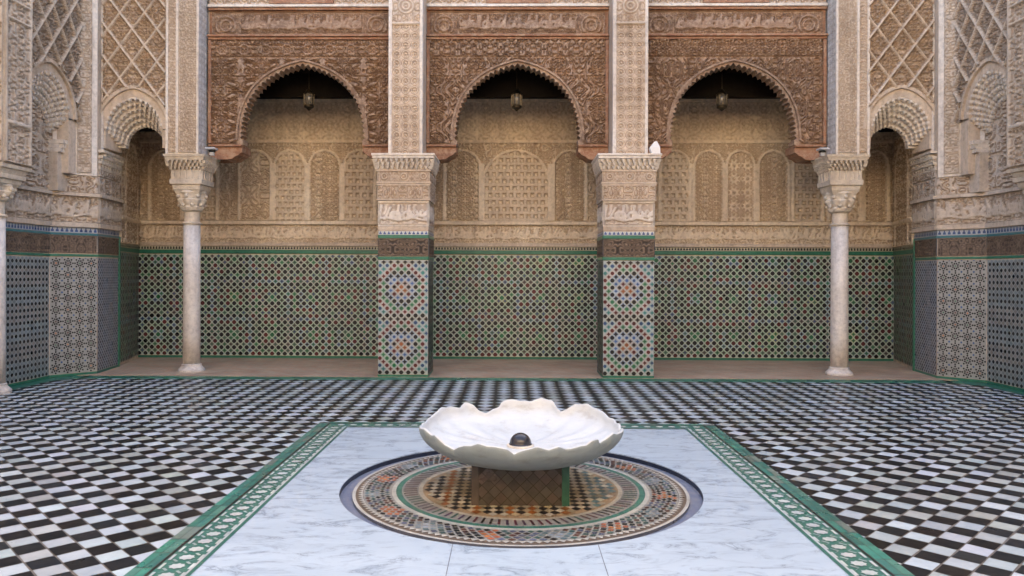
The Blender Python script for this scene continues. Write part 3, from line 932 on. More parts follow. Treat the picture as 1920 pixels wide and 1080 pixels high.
def muq(parent, T, xc, half, zc0, apex, depth, nt, m, cells=15, base=0.10):
    """stepped honeycomb vaulting: nt rings stepping inwards, each fringed with small hanging cells"""
    g = G()
    dz = 0.062
    for k in range(nt):
        f = k / (nt - 1)
        a = half * (1 - 0.25 * f); h = (apex - zc0) * (1 - .27 * f)
        zc = zc0 - .20 * f
        rho = rho_pointed(a, max(h, a * 1.02))
        d0, d1 = depth * k / nt, depth * (k + 1) / nt + .02
        arch_band(g, T, zc, xc, rho, 0, .10 + .10 * f, d0 + .001 * k, d1, 60)
        n = cells + 2
        for i in range(n):
            t = math.pi * (i + (.25 if k % 2 else .75)) / n
            t = 0.02 * math.pi + t * 0.96
            r = rho(t)
            u, z = xc + r * math.cos(t), zc + r * math.sin(t)
            wd, hh = 0.0175, 0.062
            dd = depth / nt * .9
            top = [(u - wd, d0 - .022), (u + wd, d0 - .022), (u + wd, d0 + dd), (u - wd, d0 + dd)]
            zt, zb = z + .014, z - .046
            zm = zb + .026
            A = [T(x, zt, d) for x, d in top]; B = [T(x, zm, d) for x, d in top]; C = T(u, zb, d0 + .004)
            g.poly(A)
            for q in range(4):
                g.poly([A[q], B[q], B[(q + 1) % 4], A[(q + 1) % 4]]); g.poly([B[q], C, B[(q + 1) % 4]])
    return g.build('muqarnas', STUC_WHITE, parent, m)

def side(m):
    side_n = 'right' if m else 'left'
    sw = thing('side_wall', (-6.7, 10.2, 0), f'{side_n} side wall with blue tiled dado and carved stucco stepping out to a corner pilaster', 'wall', m=m)
    poly = [(-6.70, -4.2)] + PTS[1:] + [(-6.72, BY + .2), (-7.4, BY + .2), (-7.4, -4.2)]
    g = G(); n = len(poly)
    Z0, Z1 = -0.1, 8.2
    for i in range(n):
        a, b = poly[i], poly[(i + 1) % n]
        g.poly([(*a, Z0), (*a, Z1), (*b, Z1), (*b, Z0)])
    g.poly([(*p, Z1) for p in poly][::-1]) if False else g.poly([(*p, Z1) for p in poly])
    g.build('wall_core', STUC, sw, m)
    pat = [('lattice', .115), ('star', .22), ('fine', .075), ('back', .1145)]
    for i in range(4):
        O, u, L = seg(i)
        a0 = 0.0
        e0, e1 = (0.0, L)
        if i == 3:
            zellige('tile_dado', sw, O, u, .03, L - .005, .06, 1.87, .1145, fn_back(5), base=(0.40, 0.42, 0.36), m=m)
            strip('green_edging', GREEN, sw, O, u, .03, L - .005, 1.885, 1.955, 0, .02, m)
            merlons('merlon_border', sw, O, u, .03, L - .005, 1.96, 2.02, .052, K, (0.5, 0.48, 0.38), m)
            relief('carved_field', STUC_BACK, sw, (O[0], O[1]), u, .02, L - .01, 2.03, 4.65, lambda U, V: .004 + .016 * np.where((V > 2.41) & (V < 2.47), 1.5, np.where(np.abs(archsdf(L / 2, .42, 3.3, .45)(U, V)) < .02, 1.3, arab(.2, 9, 6)(U, V))), m=m, res=.016)
            continue
        if i == 0: zellige('tile_dado', sw, O, u, 0, L - .01, .05, 1.76, .085, fn_lattice, base=(0.38, 0.41, 0.39), m=m)
        if i == 1: star_tiles('star_tiles', sw, O, u, .004, L - .004, .05, 1.76, .172, m)
        if i == 2: zellige('tile_dado', sw, O, u, .02, L - .03, .05, 1.76, .082, fn_fine, base=(0.40, 0.42, 0.45), m=m)
        strip('green_edging', GREEN, sw, O, u, 0, L, 1.775, 1.81, 0, .014, m)
        strip('base_edging', GREEN, sw, O, u, 0, L, .008, .045, 0, .010, m)
        relief('carved_tile_band', CARVED_TILE, sw, (O[0], O[1]), u, 0.01, L - .01, 1.825, 2.085,
               lambda U, V: .003 + .010 * arab(.15, 31 + i, 8)(U, V), res=.011, m=m, colf=brown_band)
        strip('teal_edging', plain("teal_glaze", (0.07, 0.22, 0.24), .3), sw, O, u, 0, L, 2.09, 2.125, 0, .014, m)
        merlons('merlon_border', sw, O, u, 0, L, 2.13, 2.205, .062, (0.05, 0.09, 0.22), (0.42, 0.47, 0.52), m)
        strip('fillet', STUC_PINK, sw, O, u, 0, L, 2.21, 2.28, 0, .045, m)
        relief('script_frieze', STUC_PINK, sw, (O[0], O[1]), u, 0.0, L, 2.285, 2.665,
               lambda U, V: .003 + .018 * np.maximum(script(17 + i, 2.32, 2.64, .65)(U, V), .75 * arab(.15, 14, 7)(U, V)), m=m, line=.36)
        strip('ledge', STUC_PINK, sw, O, u, -.01, L + .01, 2.67, 2.72, 0, .07, m)
        relief('carved_field', STUC_PINK, sw, (O[0], O[1]), u, 0.0, L, 2.725, 2.98 if i else 4.2,
               lambda U, V: .003 + .015 * (arab(.17, 19, 5)(U, V) if i == 0 else arab(.22, 23, 6)(U, V)), m=m)
    O, u, L = seg(3)
    O1, u1, L1 = seg(2)
    # upright green edge of the tile dado at the gallery corner
    g = G(); g.obox(O1, u1, (u1[1], -u1[0]), L1 - .03, L1 + .02, .01, 2.12, 0, .022); g.build('corner_edging', GREEN, sw, m, .004)
    # gallery jamb above the ledge
    relief('jamb_panel', STUC_PINK, sw, O1, u1, 0.04, L1, 3.0, 3.30, lambda U, V: .004 + .012 * arab(.15, 3, 5)(U, V), m=m)
    g = G(); nn = (u1[1], -u1[0])
    for k in range(4):
        z = 3.06 + k * .085; d = .02 + k * .02
        g.obox(O1, u1, nn, .02, L1 + .0, z + .045, z + .085, 0, d + .012)
        a = .05 + (k % 2) * .05
        while a < L1 - .03:
            g.obox(O1, u1, nn, a, a + .045, z, z + .043, 0, d); a += .10
    g.build('jamb_capital', STONE, sw, m, .003)

    # corner pilaster upper part with painted strips
    O2, u2, L2 = seg(1); nn = (u2[1], -u2[0])
    pil = sw
    g = G(); g.obox(O2, u2, nn, 0.02, L2 - .02, 2.985, 8.2, 0, .05); g.build('pilaster', STUC_WHITE, pil, m, .004)
    relief('pilaster_strip', STUC_GREY, pil, (O2[0] + nn[0] * .051, O2[1] + nn[1] * .051), u2, .12, .27, 3.03, 6.6, lambda U, V: .002 + .010 * arab(.075, 41, 4)(U, V), res=.012, m=m, line=.28)
    relief('pilaster_strip', STUC_PINK, pil, (O2[0] + nn[0] * .051, O2[1] + nn[1] * .051), u2, .34, .54, 3.03, 6.6, lambda U, V: .002 + .010 * arab(.1, 43, 5)(U, V), res=.012, m=m, line=.28)

    # ---- arch over the side passage, facing the court
    aw = thing('stucco_arch', (-5.78, 11.62, 3.4), f'lattice carved stucco arch with honeycomb vault over the dark {side_n} passage', 'arch', 'honeycomb vaulted stucco arches', m)
    YA = 11.62
    def T(a, z, d): return (a, YA + d, z)
    xc, zc = -5.79, 3.74
    X0, X1 = -6.30, -5.27
    ro = rho_pointed(.475, .56)
    g = G(); arch_slab(g, T, zc, xc, rho_pointed(.44, .50), 8.2, X0, X1, 3.45, 0, .50, 80)
    g.build('wall_core', STUC, aw, m)
    def h_sebka(U, V, ox=xc):
        L_ = lattice(.38, .50, .035)(U - ox, V)
        fill = arab(.13, 51, 5)(U - ox, V)
        return .004 + np.maximum(.040 * L_, .024 * fill)
    def mk(U, V):
        t = np.arctan2(V - zc, U - xc); r = np.hypot(U - xc, V - zc)
        rr = np.vectorize(ro)(np.clip(t, 0, math.pi))
        return (V > zc - .02) & (r > rr + .085)
    relief('lattice_panel', STUC, aw, (0, YA), UX, X0 + .05, X1 - .01, zc - .05, 6.5, h_sebka, mask=mk, res=.013, m=m)
    strip('side_fillet', STUC_WHITE, aw, (0, YA), UX, X0 - .02, X0 + .045, 2.99, 8.2, 0, .04, m)
    g = G(); arch_band(g, T, zc, xc, ro, .055, .105, -.055, .02, 70); g.build('archivolt', STUC, aw, m, .004)
    g = G(); arch_band(g, T, zc, xc, ro, -.06, .054, -.012, .06, 70); g.build('archivolt_face', STUC, aw, m)
    muq(aw, T, xc, .43, zc - .02, zc + .47, .46, 6, m, 14)

    # ---- arch of the blind niche on the side wall, facing across the court
    nw = thing('stucco_arch', (-6.45, 10.5, 3.4), f'lattice carved stucco arch with honeycomb vault over the blind niche on the {side_n} wall', 'arch', 'honeycomb vaulted stucco arches', m)
    XA = -6.44; U2 = (0.0, 1.0)
    def T2(a, z, d): return (XA - d, a, z)
    yc, zc2 = 10.50, 3.78
    Y0, Y1 = 9.86, 11.24
    r2 = rho_pointed(.53, .62)
    g = G(); arch_slab(g, T2, zc2, yc, rho_pointed(.50, .57), 8.2, Y0, Y1, 2.99, 0, .255, 80)
    g.build('wall_core', STUC, nw, m)
    def mk2(U, V):
        t = np.arctan2(V - zc2, U - yc); r = np.hypot(U - yc, V - zc2)
        return (V > zc2 - .02) & (r > np.vectorize(r2)(np.clip(t, 0, math.pi)) + .085)
    relief('lattice_panel', STUC_PINK, nw, (XA, 0), U2, Y0 + .01, Y1 - .02, zc2 - .05, 6.3, lambda U, V: h_sebka(U, V, yc), mask=mk2, res=.014, m=m)
    g = G(); arch_band(g, T2, zc2, yc, r2, .055, .105, -.055, .02, 70); g.build('archivolt', STUC, nw, m, .004)
    g = G(); arch_band(g, T2, zc2, yc, r2, -.06, .054, -.012, .06, 70); g.build('archivolt_face', STUC, nw, m)
    muq(nw, T2, yc, .49, zc2 - .02, zc2 + .54, .25, 6, m, 16)
    # jamb of the niche with its small stepped capital
    g = G()
    g.box(-6.705, -6.54, 10.90, 11.14, 2.725, 3.28)
    g.build('niche_jamb', STUC_PINK, nw, m, .004)
    g = G()
    for k in range(3):
        for j in range(5):
            g.box(-6.52, -6.49 + k * .02, 10.895 + j * .05 + (k % 2) * .02, 10.925 + j * .05 + (k % 2) * .02, 3.28 + k * .06, 3.335 + k * .06)
        g.box(-6.70, -6.52, 10.90, 11.14, 3.281 + k * .06, 3.338 + k * .06)
    g.build('niche_capital', STUC_WHITE, nw, m)

    # ---- near block over the near column
    nb = thing('pillar_block', (-6.53, 9.6, 2.9), f'carved stucco block standing on the near {side_n} column at the picture edge', 'pillar', 'carved corner pillar blocks', m)
    g = G(); g.box(-6.80, -6.285, 9.34, 9.86, 2.90, 8.2); g.build('block_core', STUC_PINK, nb, m, .005)
    sg = arab(.10, 61, 4)
    def h_blk(U, V):
        h = sg(U, V)
        h = np.where((np.abs(V - 3.42) < .02) | (np.abs(V - 3.38) < .006) | (np.abs(V - 4.72) < .02) | (np.abs(V - 4.95) < .02), 1.7, h)
        h = np.where((U < 9.39) | (U > 9.81), 1.3, h)
        return .003 + .012 * h
    relief('carved_face', STUC_PINK, nb, (-6.285, 0), U2, 9.342, 9.858, 2.92, 6.2, h_blk, res=.012, m=m, line=.35)
    relief('carved_face', STUC_PINK, nb, (0, 9.34), UX, -6.798, -6.287, 2.92, 6.2, lambda U, V: .003 + .012 * arab(.13, 62, 4)(U, V), res=.016, m=m)
    column(nb, -6.57, 9.60, m, 2.27, 2.44, 2.66, 2.72, 2.78, 2.895, low=True, name=side_n)

    # ---- corner pillar block above the corner column
    cb = thing('pillar_block', (-5.0, 11.8, 3.35), f'tall carved stucco block with painted strips above the far {side_n} corner column', 'pillar', 'carved corner pillar blocks', m)
    BX, BXR, BYF = -5.275, -4.775, 11.555
    if m: BX, BXR = -5.305, -4.805
    g = G(); g.box(BX, BXR - .03, BYF + .03, 12.06, 3.345, 12); g.build('block_core', STUC_WHITE, cb, m)
    for xa, xb, ya, yb in ((BX - .002, BX + .033, BYF, BYF + .1), (BX + .152, BX + .188, BYF, BYF + .1), (BXR - .03, BXR, BYF, BYF + .04), (BXR - .07, BXR, 12.0, 12.05)):
        g = G(); g.box(xa, xb, ya, yb, 3.346, 11.99); g.build('fillet', STUC_WHITE, cb, m, .004)
    relief('carved_strip', STUC, cb, (0, BYF + .029), UX, BX + .035, BX + .15, 3.38, 6.2, lambda U, V: .002 + .008 * arab(.06, 71, 4)(U, V), res=.012, m=m, line=.28)
    relief('carved_strip', STUC_PINK, cb, (0, BYF + .029), UX, BX + .19, BXR - .03, 3.38, 6.2, lambda U, V: .002 + .009 * arab(.10, 72, 5)(U, V), res=.012, m=m, line=.28)
    relief('carved_strip', STUC_GREY, cb, (BXR - .029, 0), U2, BYF + .04, 11.96, 3.38, 6.2, lambda U, V: .002 + .009 * stargrid(.11, .25)(U, V), res=.012, m=m, line=.28)
    column(cb, -4.965, 11.80, m, 2.32, 2.49, 2.81, 2.89, 2.97, 3.34, low=False, name=side_n)

def column(_, cx, cy, m, zr, zn, zc1, ze, zl, zt, low, name):
    lab = (f'pale round marble column at the {name} edge of the picture, nearest the viewer' if low
           else f'pale round marble column at the far {name} corner, before the gallery')
    c = thing('marble_column', (cx, cy, 0.0), lab, 'column', 'pale round marble columns', m)
    g = G(); g.lathe([(.20, .0), (.20, .03), (.195, .045), (.155, .085), (.145, .105), (.150, .118), (.138, .128)], cx, cy, 40)
    g.build('base', COLM, c, m, smooth=False)
    g = G(); g.lathe([(.130, .125), (.129, .6), (.127, 1.3), (.124, zr - .03)], cx, cy, 40)
    g.build('shaft', COLM, c, m, smooth=True)
    g = G(); g.lathe([(.124, zr - .032), (.145, zr - .025), (.148, zr - .008), (.130, zr), (.116, zr + .01), (.114, zn - .01), (.13, zn)], cx, cy, 40)
    g.build('necking', STONE, c, m)
    # leafy capital: lobes of carved leaves in two rows under an abacus
    g = G()
    def lf(a, z):
        t = (z - zn) / (zc1 - zn)
        return 1 + .10 * math.cos(8 * a) * math.sin(max(0, min(1, t)) * math.pi)
    H_ = zc1 - zn
    g.lathe([(.125, zn), (.155, zn + .05 * H_), (.175, zn + .18 * H_), (.16, zn + .26 * H_), (.185, zn + .38 * H_), (.21, zn + .55 * H_), (.185, zn + .62 * H_), (.20, zn + .78 * H_), (.22, zn + .90 * H_), (.20, zc1)], cx, cy, 64, fn=lf)
    for k in range(8):
        a = k * math.pi / 4 + math.pi / 8
        for (rr, zz, s) in ((.185, zn + .30 * H_, .028), (.215, zn + .72 * H_, .032)):
            a2 = a + (math.pi / 8 if zz > zn + .5 * H_ else 0)
            x, y = cx + rr * math.cos(a2), cy + rr * math.sin(a2)
            g.lathe([(.001, zz - s), (s * .8, zz - s * .6), (s, zz), (s * .8, zz + s * .6), (.001, zz + s)], x, y, 8)
    g.frustum(cx, cy, zc1 - .28 * H_, zc1 - .001, .15, .15, .205, .205)
    g.build('capital', STONE, c, m)
    g = G()
    g.frustum(cx, cy, zc1, ze, .205, .205, .222, .222)
    g.frustum(cx, cy, ze + .001, zl, .245, .245, .252, .252)
    if low:
        g.frustum(cx, cy, zl + .001, zt - .05, .24, .24, .27, .27)
        g.frustum(cx, cy, zt - .049, zt, .29, .29, .30, .30)
        g.build('abacus', STONE, c, m, .006)
    else:
        g.build('abacus', STONE, c, m, .006)
        g = G()
        z2 = zl + .14; z3 = zt - .085
        g.frustum(cx, cy, zl + .001, z2, .222, .222, .232, .232)
        for s in (-1, 1):
            for k in range(5):
                o = -.19 + k * .095
                g.box(cx + o - .012, cx + o + .012, cy + s * .222 - .022, cy + s * .222 + .022, zl + .002, z2)
                g.box(cx + s * .222 - .022, cx + s * .222 + .022, cy + o - .012, cy + o + .012, zl + .002, z2)
        g.frustum(cx, cy, z2 + .001, z3, .20, .20, .245, .245)
        rows_ = 3
        for r_ in range(rows_):
            z = z2 + .004 + r_ * (z3 - z2) / rows_; off = .240 + r_ * .021; n = 8
            for k in range(n + (r_ % 2)):
                o = -off + (k + .5 * (1 - r_ % 2)) * 2 * off / n
                for s in (-1, 1):
                    hz = (z3 - z2) / rows_ * .86
                    g.frustum(cx + o, cy + s * off, z, z + hz, .007, .022, .019, .032)
                    g.frustum(cx + s * off, cy + o, z, z + hz, .022, .007, .032, .019)
        g.frustum(cx, cy, z3 + .001, zt - .035, .29, .29, .305, .305)
        g.frustum(cx, cy, zt - .034, zt, .315, .315, .322, .322)
        g.build('impost', STONE, c, m, 0)
    return c

for m in (False, True): side(m)

# ================================================================== PIERS
def pier(x0, x1, ux0, ux1, which):
    cx = (x0 + x1) / 2; YF, YB = 11.26, 11.98
    p = thing('square_pier', (cx, (YF + YB) / 2, 0), f'{which} of the two square piers, tiled below and carved stucco above', 'pier', 'square piers tiled below and carved above')
    g = G(); g.box(x0 + .004, x1 - .004, YF + .004, YB, -.05, 2.24); g.build('pier_core', STUC, p)
    faces = [((x0, YF), (1, 0), x1 - x0), ((x1, YF), (0, 1), YB - YF), ((x0, YB), (0, -1), YB - YF), ((x1, YB), (-1, 0), x1 - x0)]
    for O, u, L in faces:
        front = u == (1, 0)
        zellige('tile_face', p, O, u, 0.0, L, .05, 1.735, .105, fn_pier if front or u == (-1, 0) else fn_back(8, 8), base=(0.43, 0.48, 0.47) if front else (0.42, 0.42, 0.40))
        strip('green_edging', GREEN, p, O, u, 0, L, 1.742, 1.79, 0, .010)
        strip('base_edging', GREEN, p, O, u, 0, L, .007, .045, 0, .008)
        relief('carved_tile_band', CARVED_TILE, p, O, u, 0.0, L, 1.80, 2.055, lambda U, V: .002 + .010 * arab(.15, 33, 8)(U, V), res=.010, colf=brown_band)
        strip('teal_edging', GREEN, p, O, u, 0, L, 2.06, 2.11, 0, .012)
        merlons('merlon_border', p, O, u, 0, L, 2.112, 2.165, .061, (0.06, 0.10, 0.26), (0.6, 0.63, 0.62))
    # stepped stucco capital
    hx, hy, cy = (x1 - x0) / 2, (YB - YF) / 2, (YF + YB) / 2
    def tier(name, z0, z1, o, hf=None, mat=STUC, res=.011):
        g = G(); s_ = .022 if hf else 0
        g.box(cx - hx - o + s_, cx + hx + o - s_, cy - hy - o + s_, cy + hy + o - s_, z0, z1)
        if hf:
            for za, zb in ((z0 + .001, z0 + .028), (z1 - .028, z1 - .001)): g.box(cx - hx - o, cx + hx + o, cy - hy - o, cy + hy + o, za, zb)
        t_ = g.build(name, mat, p, bevel=.003)
        if hf:
            o2 = o - s_
            for O, u, L in (((cx - hx - o2, cy - hy - o2), (1, 0), 2 * (hx + o2)), ((cx + hx + o2, cy - hy - o2), (0, 1), 2 * (hy + o2)), ((cx - hx - o2, cy + hy + o2), (0, -1), 2 * (hy + o2))):
                relief(name + '_carving', mat, p, O, u, .004, L - .004, z0 + .03, z1 - .03, hf, res=res, amp=1.7)
    tier('capital_course', 2.18, 2.235, .004, mat=STUC)
    tier('capital_panel', 2.236, 2.615, .006, lambda U, V: .002 + .016 * np.maximum(script(3, 2.28, 2.58, .75)(U, V), .3 * arab(.15, 2, 4)(U, V)), STUC_WHITE)
    tier('capital_panel', 2.617, 2.865, .028, lambda U, V: .002 + .010 * arab(.13, 77, 5)(U, V), STUC)
    def h_ros(U, V):
        h = .35 * arab(.06, 5, 4)(U, V)
        for k in range(-3, 12):
            pass
        a = ((U - .10) / .29) % 1 - .0
        a = np.minimum(a, 1 - a) * .29
        r = np.hypot(a, V - 2.975)
        h = np.where(r < .075, .15, h); h = np.where(np.abs(r - .042) < .011, 1.0, h); h = np.where(r < .015, 1, h)
        return .002 + .012 * h
    tier('capital_panel', 2.867, 3.075, .036, h_ros, STUC, .010)
    g = G()
    for r_, (z, o) in enumerate(((3.077, .040), (3.13, .055), (3.18, .068))):
        g.box(cx - hx - o + .045, cx + hx + o - .045, cy - hy - o + .045, cy + hy + o - .045, z + .001 * r_, z + .0515)
        n = 11
        for k in range(n):
            for (hx_, sy) in ((hx + o, -1), (hx + o, 1)):
                a = -hx_ + (k + .5 + (.25 if r_ % 2 else 0)) * 2 * hx_ / (n + .5)
                g.frustum(cx + a, cy + sy * (hy + o - .012), z + .003, z + .046, .008, .022, .026, .038)
            for sx in (-1, 1):
                a = -(hy + o) + (k + .5 + (.25 if r_ % 2 else 0)) * 2 * (hy + o) / (n + .5)
                g.frustum(cx + sx * (hx + o - .012), cy + a, z + .003, z + .046, .022, .008, .038, .026)
    g.build('capital_cells', STUC_WHITE, p)
    g = G(); o = .085; g.box(cx - hx - o, cx + hx + o, cy - hy - o, cy + hy + o, 3.235, 3.272)
    g.box(cx - hx - o - .012, cx + hx + o + .012, cy - hy - o - .012, cy + hy + o + .012, 3.273, 3.305)
    g.build('capital_slab', STUC_WHITE, p, bevel=.005)
    # upper shaft
    UYF = 11.40
    g = G(); g.box(ux0, ux1, UYF + .03, 12.02, 3.306, 12); g.build('upper_shaft', STUC, p)
    for xa, xb in ((ux0 - .004, ux0 + .045), (ux1 - .040, ux1 + .004)):
        g = G(); g.box(xa, xb, UYF - .004, UYF + .10, 3.307, 11.99); g.build('corner_fillet', STUC_WHITE, p, bevel=.006)
    gr = stargrid(.135, .22)
    def h_u(U, V):
        h = gr(U - ux0 - .05, V - 5.3)
        h = np.where(V > 5.31, .5 * arab(.12, 8, 4)(U, V), h)
        r = np.hypot(U - (ux0 + ux1) / 2, V - 5.55)
        h = np.where(r < .14, .5 + .4 * np.cos(r * 120), h)
        h = np.where(np.abs(V - 5.285) < .018, 1.6, h)
        return .002 + .013 * h
    relief('carved_shaft_face', STUC, p, (0, UYF + .029), UX, ux0 + .046, ux1 - .041, 3.33, 6.3, h_u, res=.0105, line=.42)
    return p
pier(-1.960, -1.222, -1.84, -1.335, 'left')
pier(1.360, 2.104, 1.515, 2.03, 'right')

# ================================================================== CARVED WOODEN ARCH SCREENS
def screen(x0, x1, xc, which, seed, s0):
    YF, YB = 11.95, 12.36
    p = thing('wooden_arch', ((x0 + x1) / 2, YF, 3.35), f'{which} carved reddish cedar arch screen with scalloped opening', 'arch', 'carved cedar arch screens')
    cz = 3.63; a = .985; h = 1.205
    rp0 = rho_pointed(a, h)
    r0 = lambda t: rp0(t) * (1 + .042 * math.sin(2 * t) ** 2)
    rho = lambda t: r0(t) - .040 * (1 - abs(math.sin(41 * t))) ** 1.0
    def T(u, z, d): return (u, YF + d, z)
    g = G(); arch_slab(g, T, cz, xc, rho, 5.235, x0, x1, 3.56, 0.0, .24, 492)
    g.build('arch_board', WOOD, p)
    bgw = arab(.23, seed, 8, .21); ln = arab(.12, seed + 1, 5)
    def h_sp(U, V):
        h = np.where(V > 4.93, ln(U, V), bgw(U - xc, V))
        h = np.where(np.abs(V - 4.925) < .010, .0, h)
        h = np.where((V < 4.915) & (np.abs(V - 4.62) < .006) & (np.abs(U - xc) > .8), 0, h)
        h = np.where((np.abs(V - 4.24) < .006) & (np.abs(U - xc) > 1.1), 0, h)
        return .003 + .021 * h
    def mk(U, V):
        t = np.arctan2(V - cz, U - xc); r = np.hypot(U - xc, V - cz)
        rr = np.vectorize(r0)(np.clip(t, 0, math.pi))
        return np.where(V < cz, np.abs(U - xc) > a + .05, r > rr + .065)
    fl_ = .055
    relief('spandrel_carving', WOOD, p, (0, YF), UX, x0 + fl_, x1 - fl_, 3.585, 5.20, h_sp, mask=mk, res=.0115, line=.44)
    g = G(); arch_band(g, T, cz, xc, r0, .030, .062, -.038, .02, 120); g.build('arch_moulding', WOOD, p, bevel=.004)
    # frame
    g = G()
    for xa, xb in ((x0 + .002, x0 + fl_ - .004), (x1 - fl_ + .004, x1 - .002)):
        g = G(); g.box(xa, xb, YF - .055, YF + .1, 3.57, 5.19); g.build('side_frame', WOOD_RED, p, bevel=.006)
    g = G()
    g.box(x0, x1, YF - .06, YF + .2, 5.197, 5.232); g.box(x0, x1, YF - .095, YF + .2, 5.236, 5.268)
    g.build('middle_rail', WOOD_RED, p, bevel=.006)
    g = G(); g.box(x0 + .002, x1 - .002, YF + .004, YF + .3, 5.27, 5.66); g.build('frieze_board', WOOD_RED, p)
    def h_fr(U, V):
        h = np.maximum(script(s0, 5.33, 5.60, .5)(U, V), .7 * arab(.11, seed + 3, 6)(U, V))
        for xe in (x0 + .27, x1 - .27):
            r = np.hypot((U - xe), (V - 5.42)); du = np.abs(U - xe)
            inn = du < .21
            h = np.where(inn, np.where((np.abs(r - .15) < .014) | (np.abs(r - .085) < .012), 1.0, .45 * arab(.07, 9, 4)(U, V)), h)
            h = np.where(np.abs(du - .225) < .012, 0, h)
        h = np.where((V < 5.315) | (V > 5.615), 0.0, h)
        return .003 + .017 * h
    relief('frieze_carving', WOOD, p, (0, YF + .004), UX, x0 + .06, x1 - .06, 5.285, 5.64, h_fr, res=.0105, line=.44)
    g = G(); g.box(x0, x1, YF - .05, YF + .3, 5.662, 5.70)
    g.build('top_rail', WOOD_RED, p, bevel=.006)
    # brackets under both legs
    for s, xa, xb in ((1, x0, xc - a + .03), (-1, xc + a - .03, x1)):
        g = G()
        g.box(xa, xb, YF - .045, YB, 3.525, 3.558)
        wd = xb - xa
        g2 = G()
        prof = [(0, 3.522), (0.0, 3.44), (.03, 3.43), (.05, 3.40), (.11, 3.375), (.16, 3.335), (.26, 3.325)]
        # profile runs from the opening edge towards the pier
        pts = []
        for o, z in prof: pts.append((o, z))
        n = len(pts)
        def X(o): o = min(o, wd - .001); return (xb - o) if s == 1 else (xa + o)
        for i in range(n - 1):
            q = [(X(pts[i][0]), pts[i][1]), (X(pts[i + 1][0]), pts[i + 1][1])]
            g2.poly([(q[0][0], YF + .0, q[0][1]), (q[1][0], YF + .0, q[1][1]), (q[1][0], YB, q[1][1]), (q[0][0], YB, q[0][1])])
        face = [(X(o), z) for o, z in pts] + [(X(wd), 3.325), (X(wd), 3.522)]
        g2.poly([(x_, YF, z) for x_, z in face]); g2.poly([(x_, YB, z) for x_, z in face][::-1])
        b_ = g.build('bracket_rail', WOOD_RED, p, bevel=.006)
        g2.build('bracket', WOOD_RED, p)
    return p
screen(-4.765, -1.843, -3.285, 'left', 101, 31)
screen(-1.332, 1.512, .092, 'centre', 111, 35)
screen(2.033, 4.883, 3.455, 'right', 121, 39)

# ================================================================== FACADE ABOVE THE SCREENS
fa = thing('upper_facade', (0.04, 11.95, 5.71), 'carved stucco wall with reddish window frames above the wooden arches', 'wall')
g = G(); g.box(-4.770, 4.880, 12.03, 12.449, 5.703, 12)
for x0, x1 in ((-4.765, -1.843), (-1.332, 1.512), (2.033, 4.883)):
    g.box(x0 + .001, x1 - .001, 11.93, 12.028, 5.703, 12)
g.build('wall_core', STUC, fa)
for x0, x1 in ((-4.765, -1.843), (-1.332, 1.512), (2.033, 4.883)):
    xm = (x0 + x1) / 2 + .03
    g = G(); g.box(x0, x1, 11.87, 11.93, 5.703, 5.745); g.build('string_course', STUC_WHITE, fa, bevel=.004)
    for a, b in ((x0 + .02, xm - .55), (xm + .52, x1 - .02)):
        relief('carved_field', STUC, fa, (0, 11.93), UX, a, b, 5.75, 6.5, lambda U, V: .003 + .012 * arab(.14, 6, 5)(U, V))
    g = G(); g.box(xm - .52, xm + .49, 11.86, 11.929, 5.748, 5.80); g.box(xm - .52, xm - .46, 11.86, 11.929, 5.801, 7.0); g.box(xm + .43, xm + .49, 11.86, 11.929, 5.801, 7.0)
    g.box(xm - .455, xm + .425, 11.90, 11.929, 5.801, 7.0)
    g.build('window_frame', WOOD_RED, fa, bevel=.005)

# wall behind the viewer closing the court, darkened below to cut bounce
fw = thing('unseen_entrance_wall', (0.04, -4.0, 0), 'wall closing the court behind the viewer, pale plastered above, dark below to cut bounce light', 'wall')
g = G(); g.box(-7.4, 7.48, -4.6, -4.0, -.1, 5.4); g.build('unseen_lower_wall', plain('dark_low_bounce_wall', (.10, .065, .045), .8), fw)
g = G(); g.box(-7.4, 7.48, -4.6, -4.0, 5.401, 10.5); g.build('unseen_upper_wall', STUC_BACK, fw)

# ================================================================== LANTERNS
def lantern(x, y, zt, s, label):
    p = thing('hanging_lantern', (x, y, zt), label, 'lantern', 'lanterns hanging in the gallery arches')
    g = G(); g.lathe([(.006, zt), (.006, 4.86)], x, y, 8); g.build('rod', BRASS, p)
    g = G()
    g.lathe([(.012, zt), (.03, zt - .01), (.055, zt - .05), (.085, zt - .08), (.095, zt - .09)], x, y, 16); g.build('cap', BRASS, p, smooth=True)
    g = G(); g.lathe([(.075, zt - .092), (.082, zt - .16), (.078, zt - .23), (.065, zt - .27)], x, y, 16); g.build('glass', GLASS, p, smooth=True)
    g = G()
    for k in range(8):
        a = k * math.pi / 4
        g.box(x + .084 * math.cos(a) - .005, x + .084 * math.cos(a) + .005, y + .084 * math.sin(a) - .005, y + .084 * math.sin(a) + .005, zt - .27, zt - .09)
    g.lathe([(.07, zt - .27), (.085, zt - .28), (.08, zt - .31), (.04, zt - .33), (.012, zt - .36)], x, y, 16)
    g.build('cage', BRASS, p)
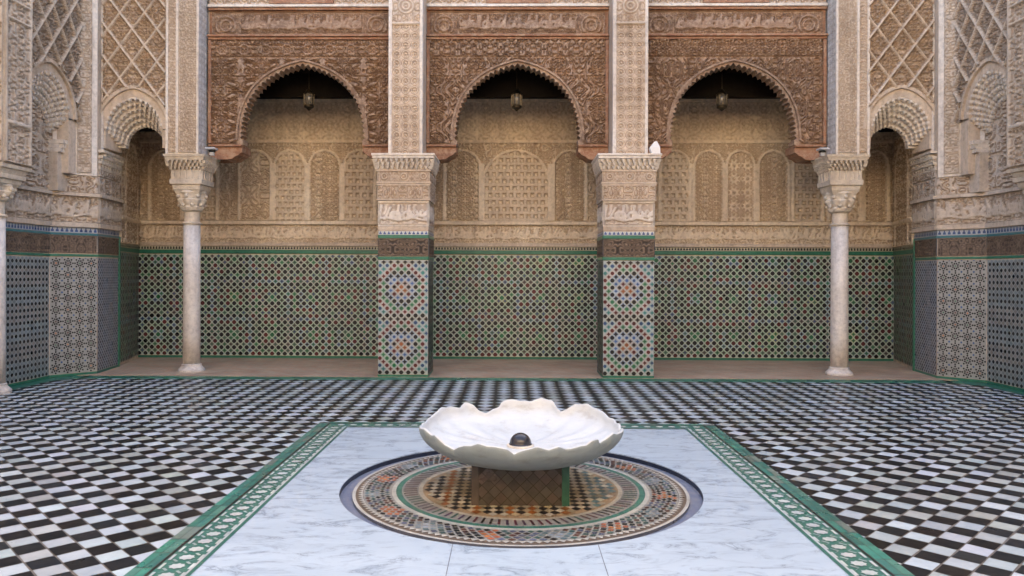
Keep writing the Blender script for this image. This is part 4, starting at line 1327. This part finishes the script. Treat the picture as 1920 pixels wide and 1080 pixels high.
lantern(-3.33, 12.50, 4.57, 1, 'dull brass lantern hanging inside the left arch')
lantern(.085, 12.50, 4.56, 1, 'dark brass lantern hanging inside the centre arch')
lantern(3.43, 12.50, 4.56, 1, 'glinting brass lantern hanging inside the right arch')

# ================================================================== SMALL FITTINGS
def camfit(x, y, z, s, label):
    p = thing('security_camera', (x, y, z), label, 'camera', 'small cameras on the column capitals')
    g = G(); g.box(x - .03, x + .03, y - .03, y + .03, z, z + .05); g.build('foot', PLASTIC, p, bevel=.004)
    g = G(); g.lathe([(.05, z + .052), (.055, z + .075), (.045, z + .08)], x, y, 16); g.build('dome', DARKP, p, smooth=True)
    g = G(); g.box(x - .075, x + .075, y - .10, y + .06, z + .082, z + .115); g.build('body', PLASTIC, p, bevel=.012)
    g = G(); g.lathe([(.022, z + .12), (.022, z + .13), (.01, z + .135)], x - .02 * s, y - .05, 12); g.build('lens', DARKP, p)
camfit(-4.60, 11.66, 3.342, 1, 'small grey camera on the left corner capital beside the wooden arch')
camfit(4.72, 11.66, 3.342, -1, 'small white and black camera on the right corner capital beside the wooden arch')
p = thing('spotlight', (2.12, 11.26, 3.306), 'small pointed white spotlight hood on the right pier capital ledge', 'lamp')
g = G()
x, y, z = 2.115, 11.27, 3.306
A = [(x - .055, y - .05, z), (x + .07, y - .05, z), (x + .07, y + .05, z), (x - .055, y + .05, z)]
B = [(x - .085, y - .05, z + .09), (x + .065, y - .05, z + .10), (x + .065, y + .05, z + .10), (x - .085, y + .05, z + .09)]
C = [(x - .01, y - .03, z + .185), (x + .02, y - .03, z + .19), (x + .02, y + .03, z + .19), (x - .01, y + .03, z + .185)]
g.poly(A[::-1]); g.poly(C)
for P_, Q_ in ((A, B), (B, C)):
    for i in range(4): g.poly([P_[i], P_[(i + 1) % 4], Q_[(i + 1) % 4], Q_[i]])
g.build('hood', PAINTW, p, bevel=.004)
g = G(); g.box(x - .02, x + .02, y + .05, y + .09, z, z + .05); g.build('lamp_stand', DARKP, p)
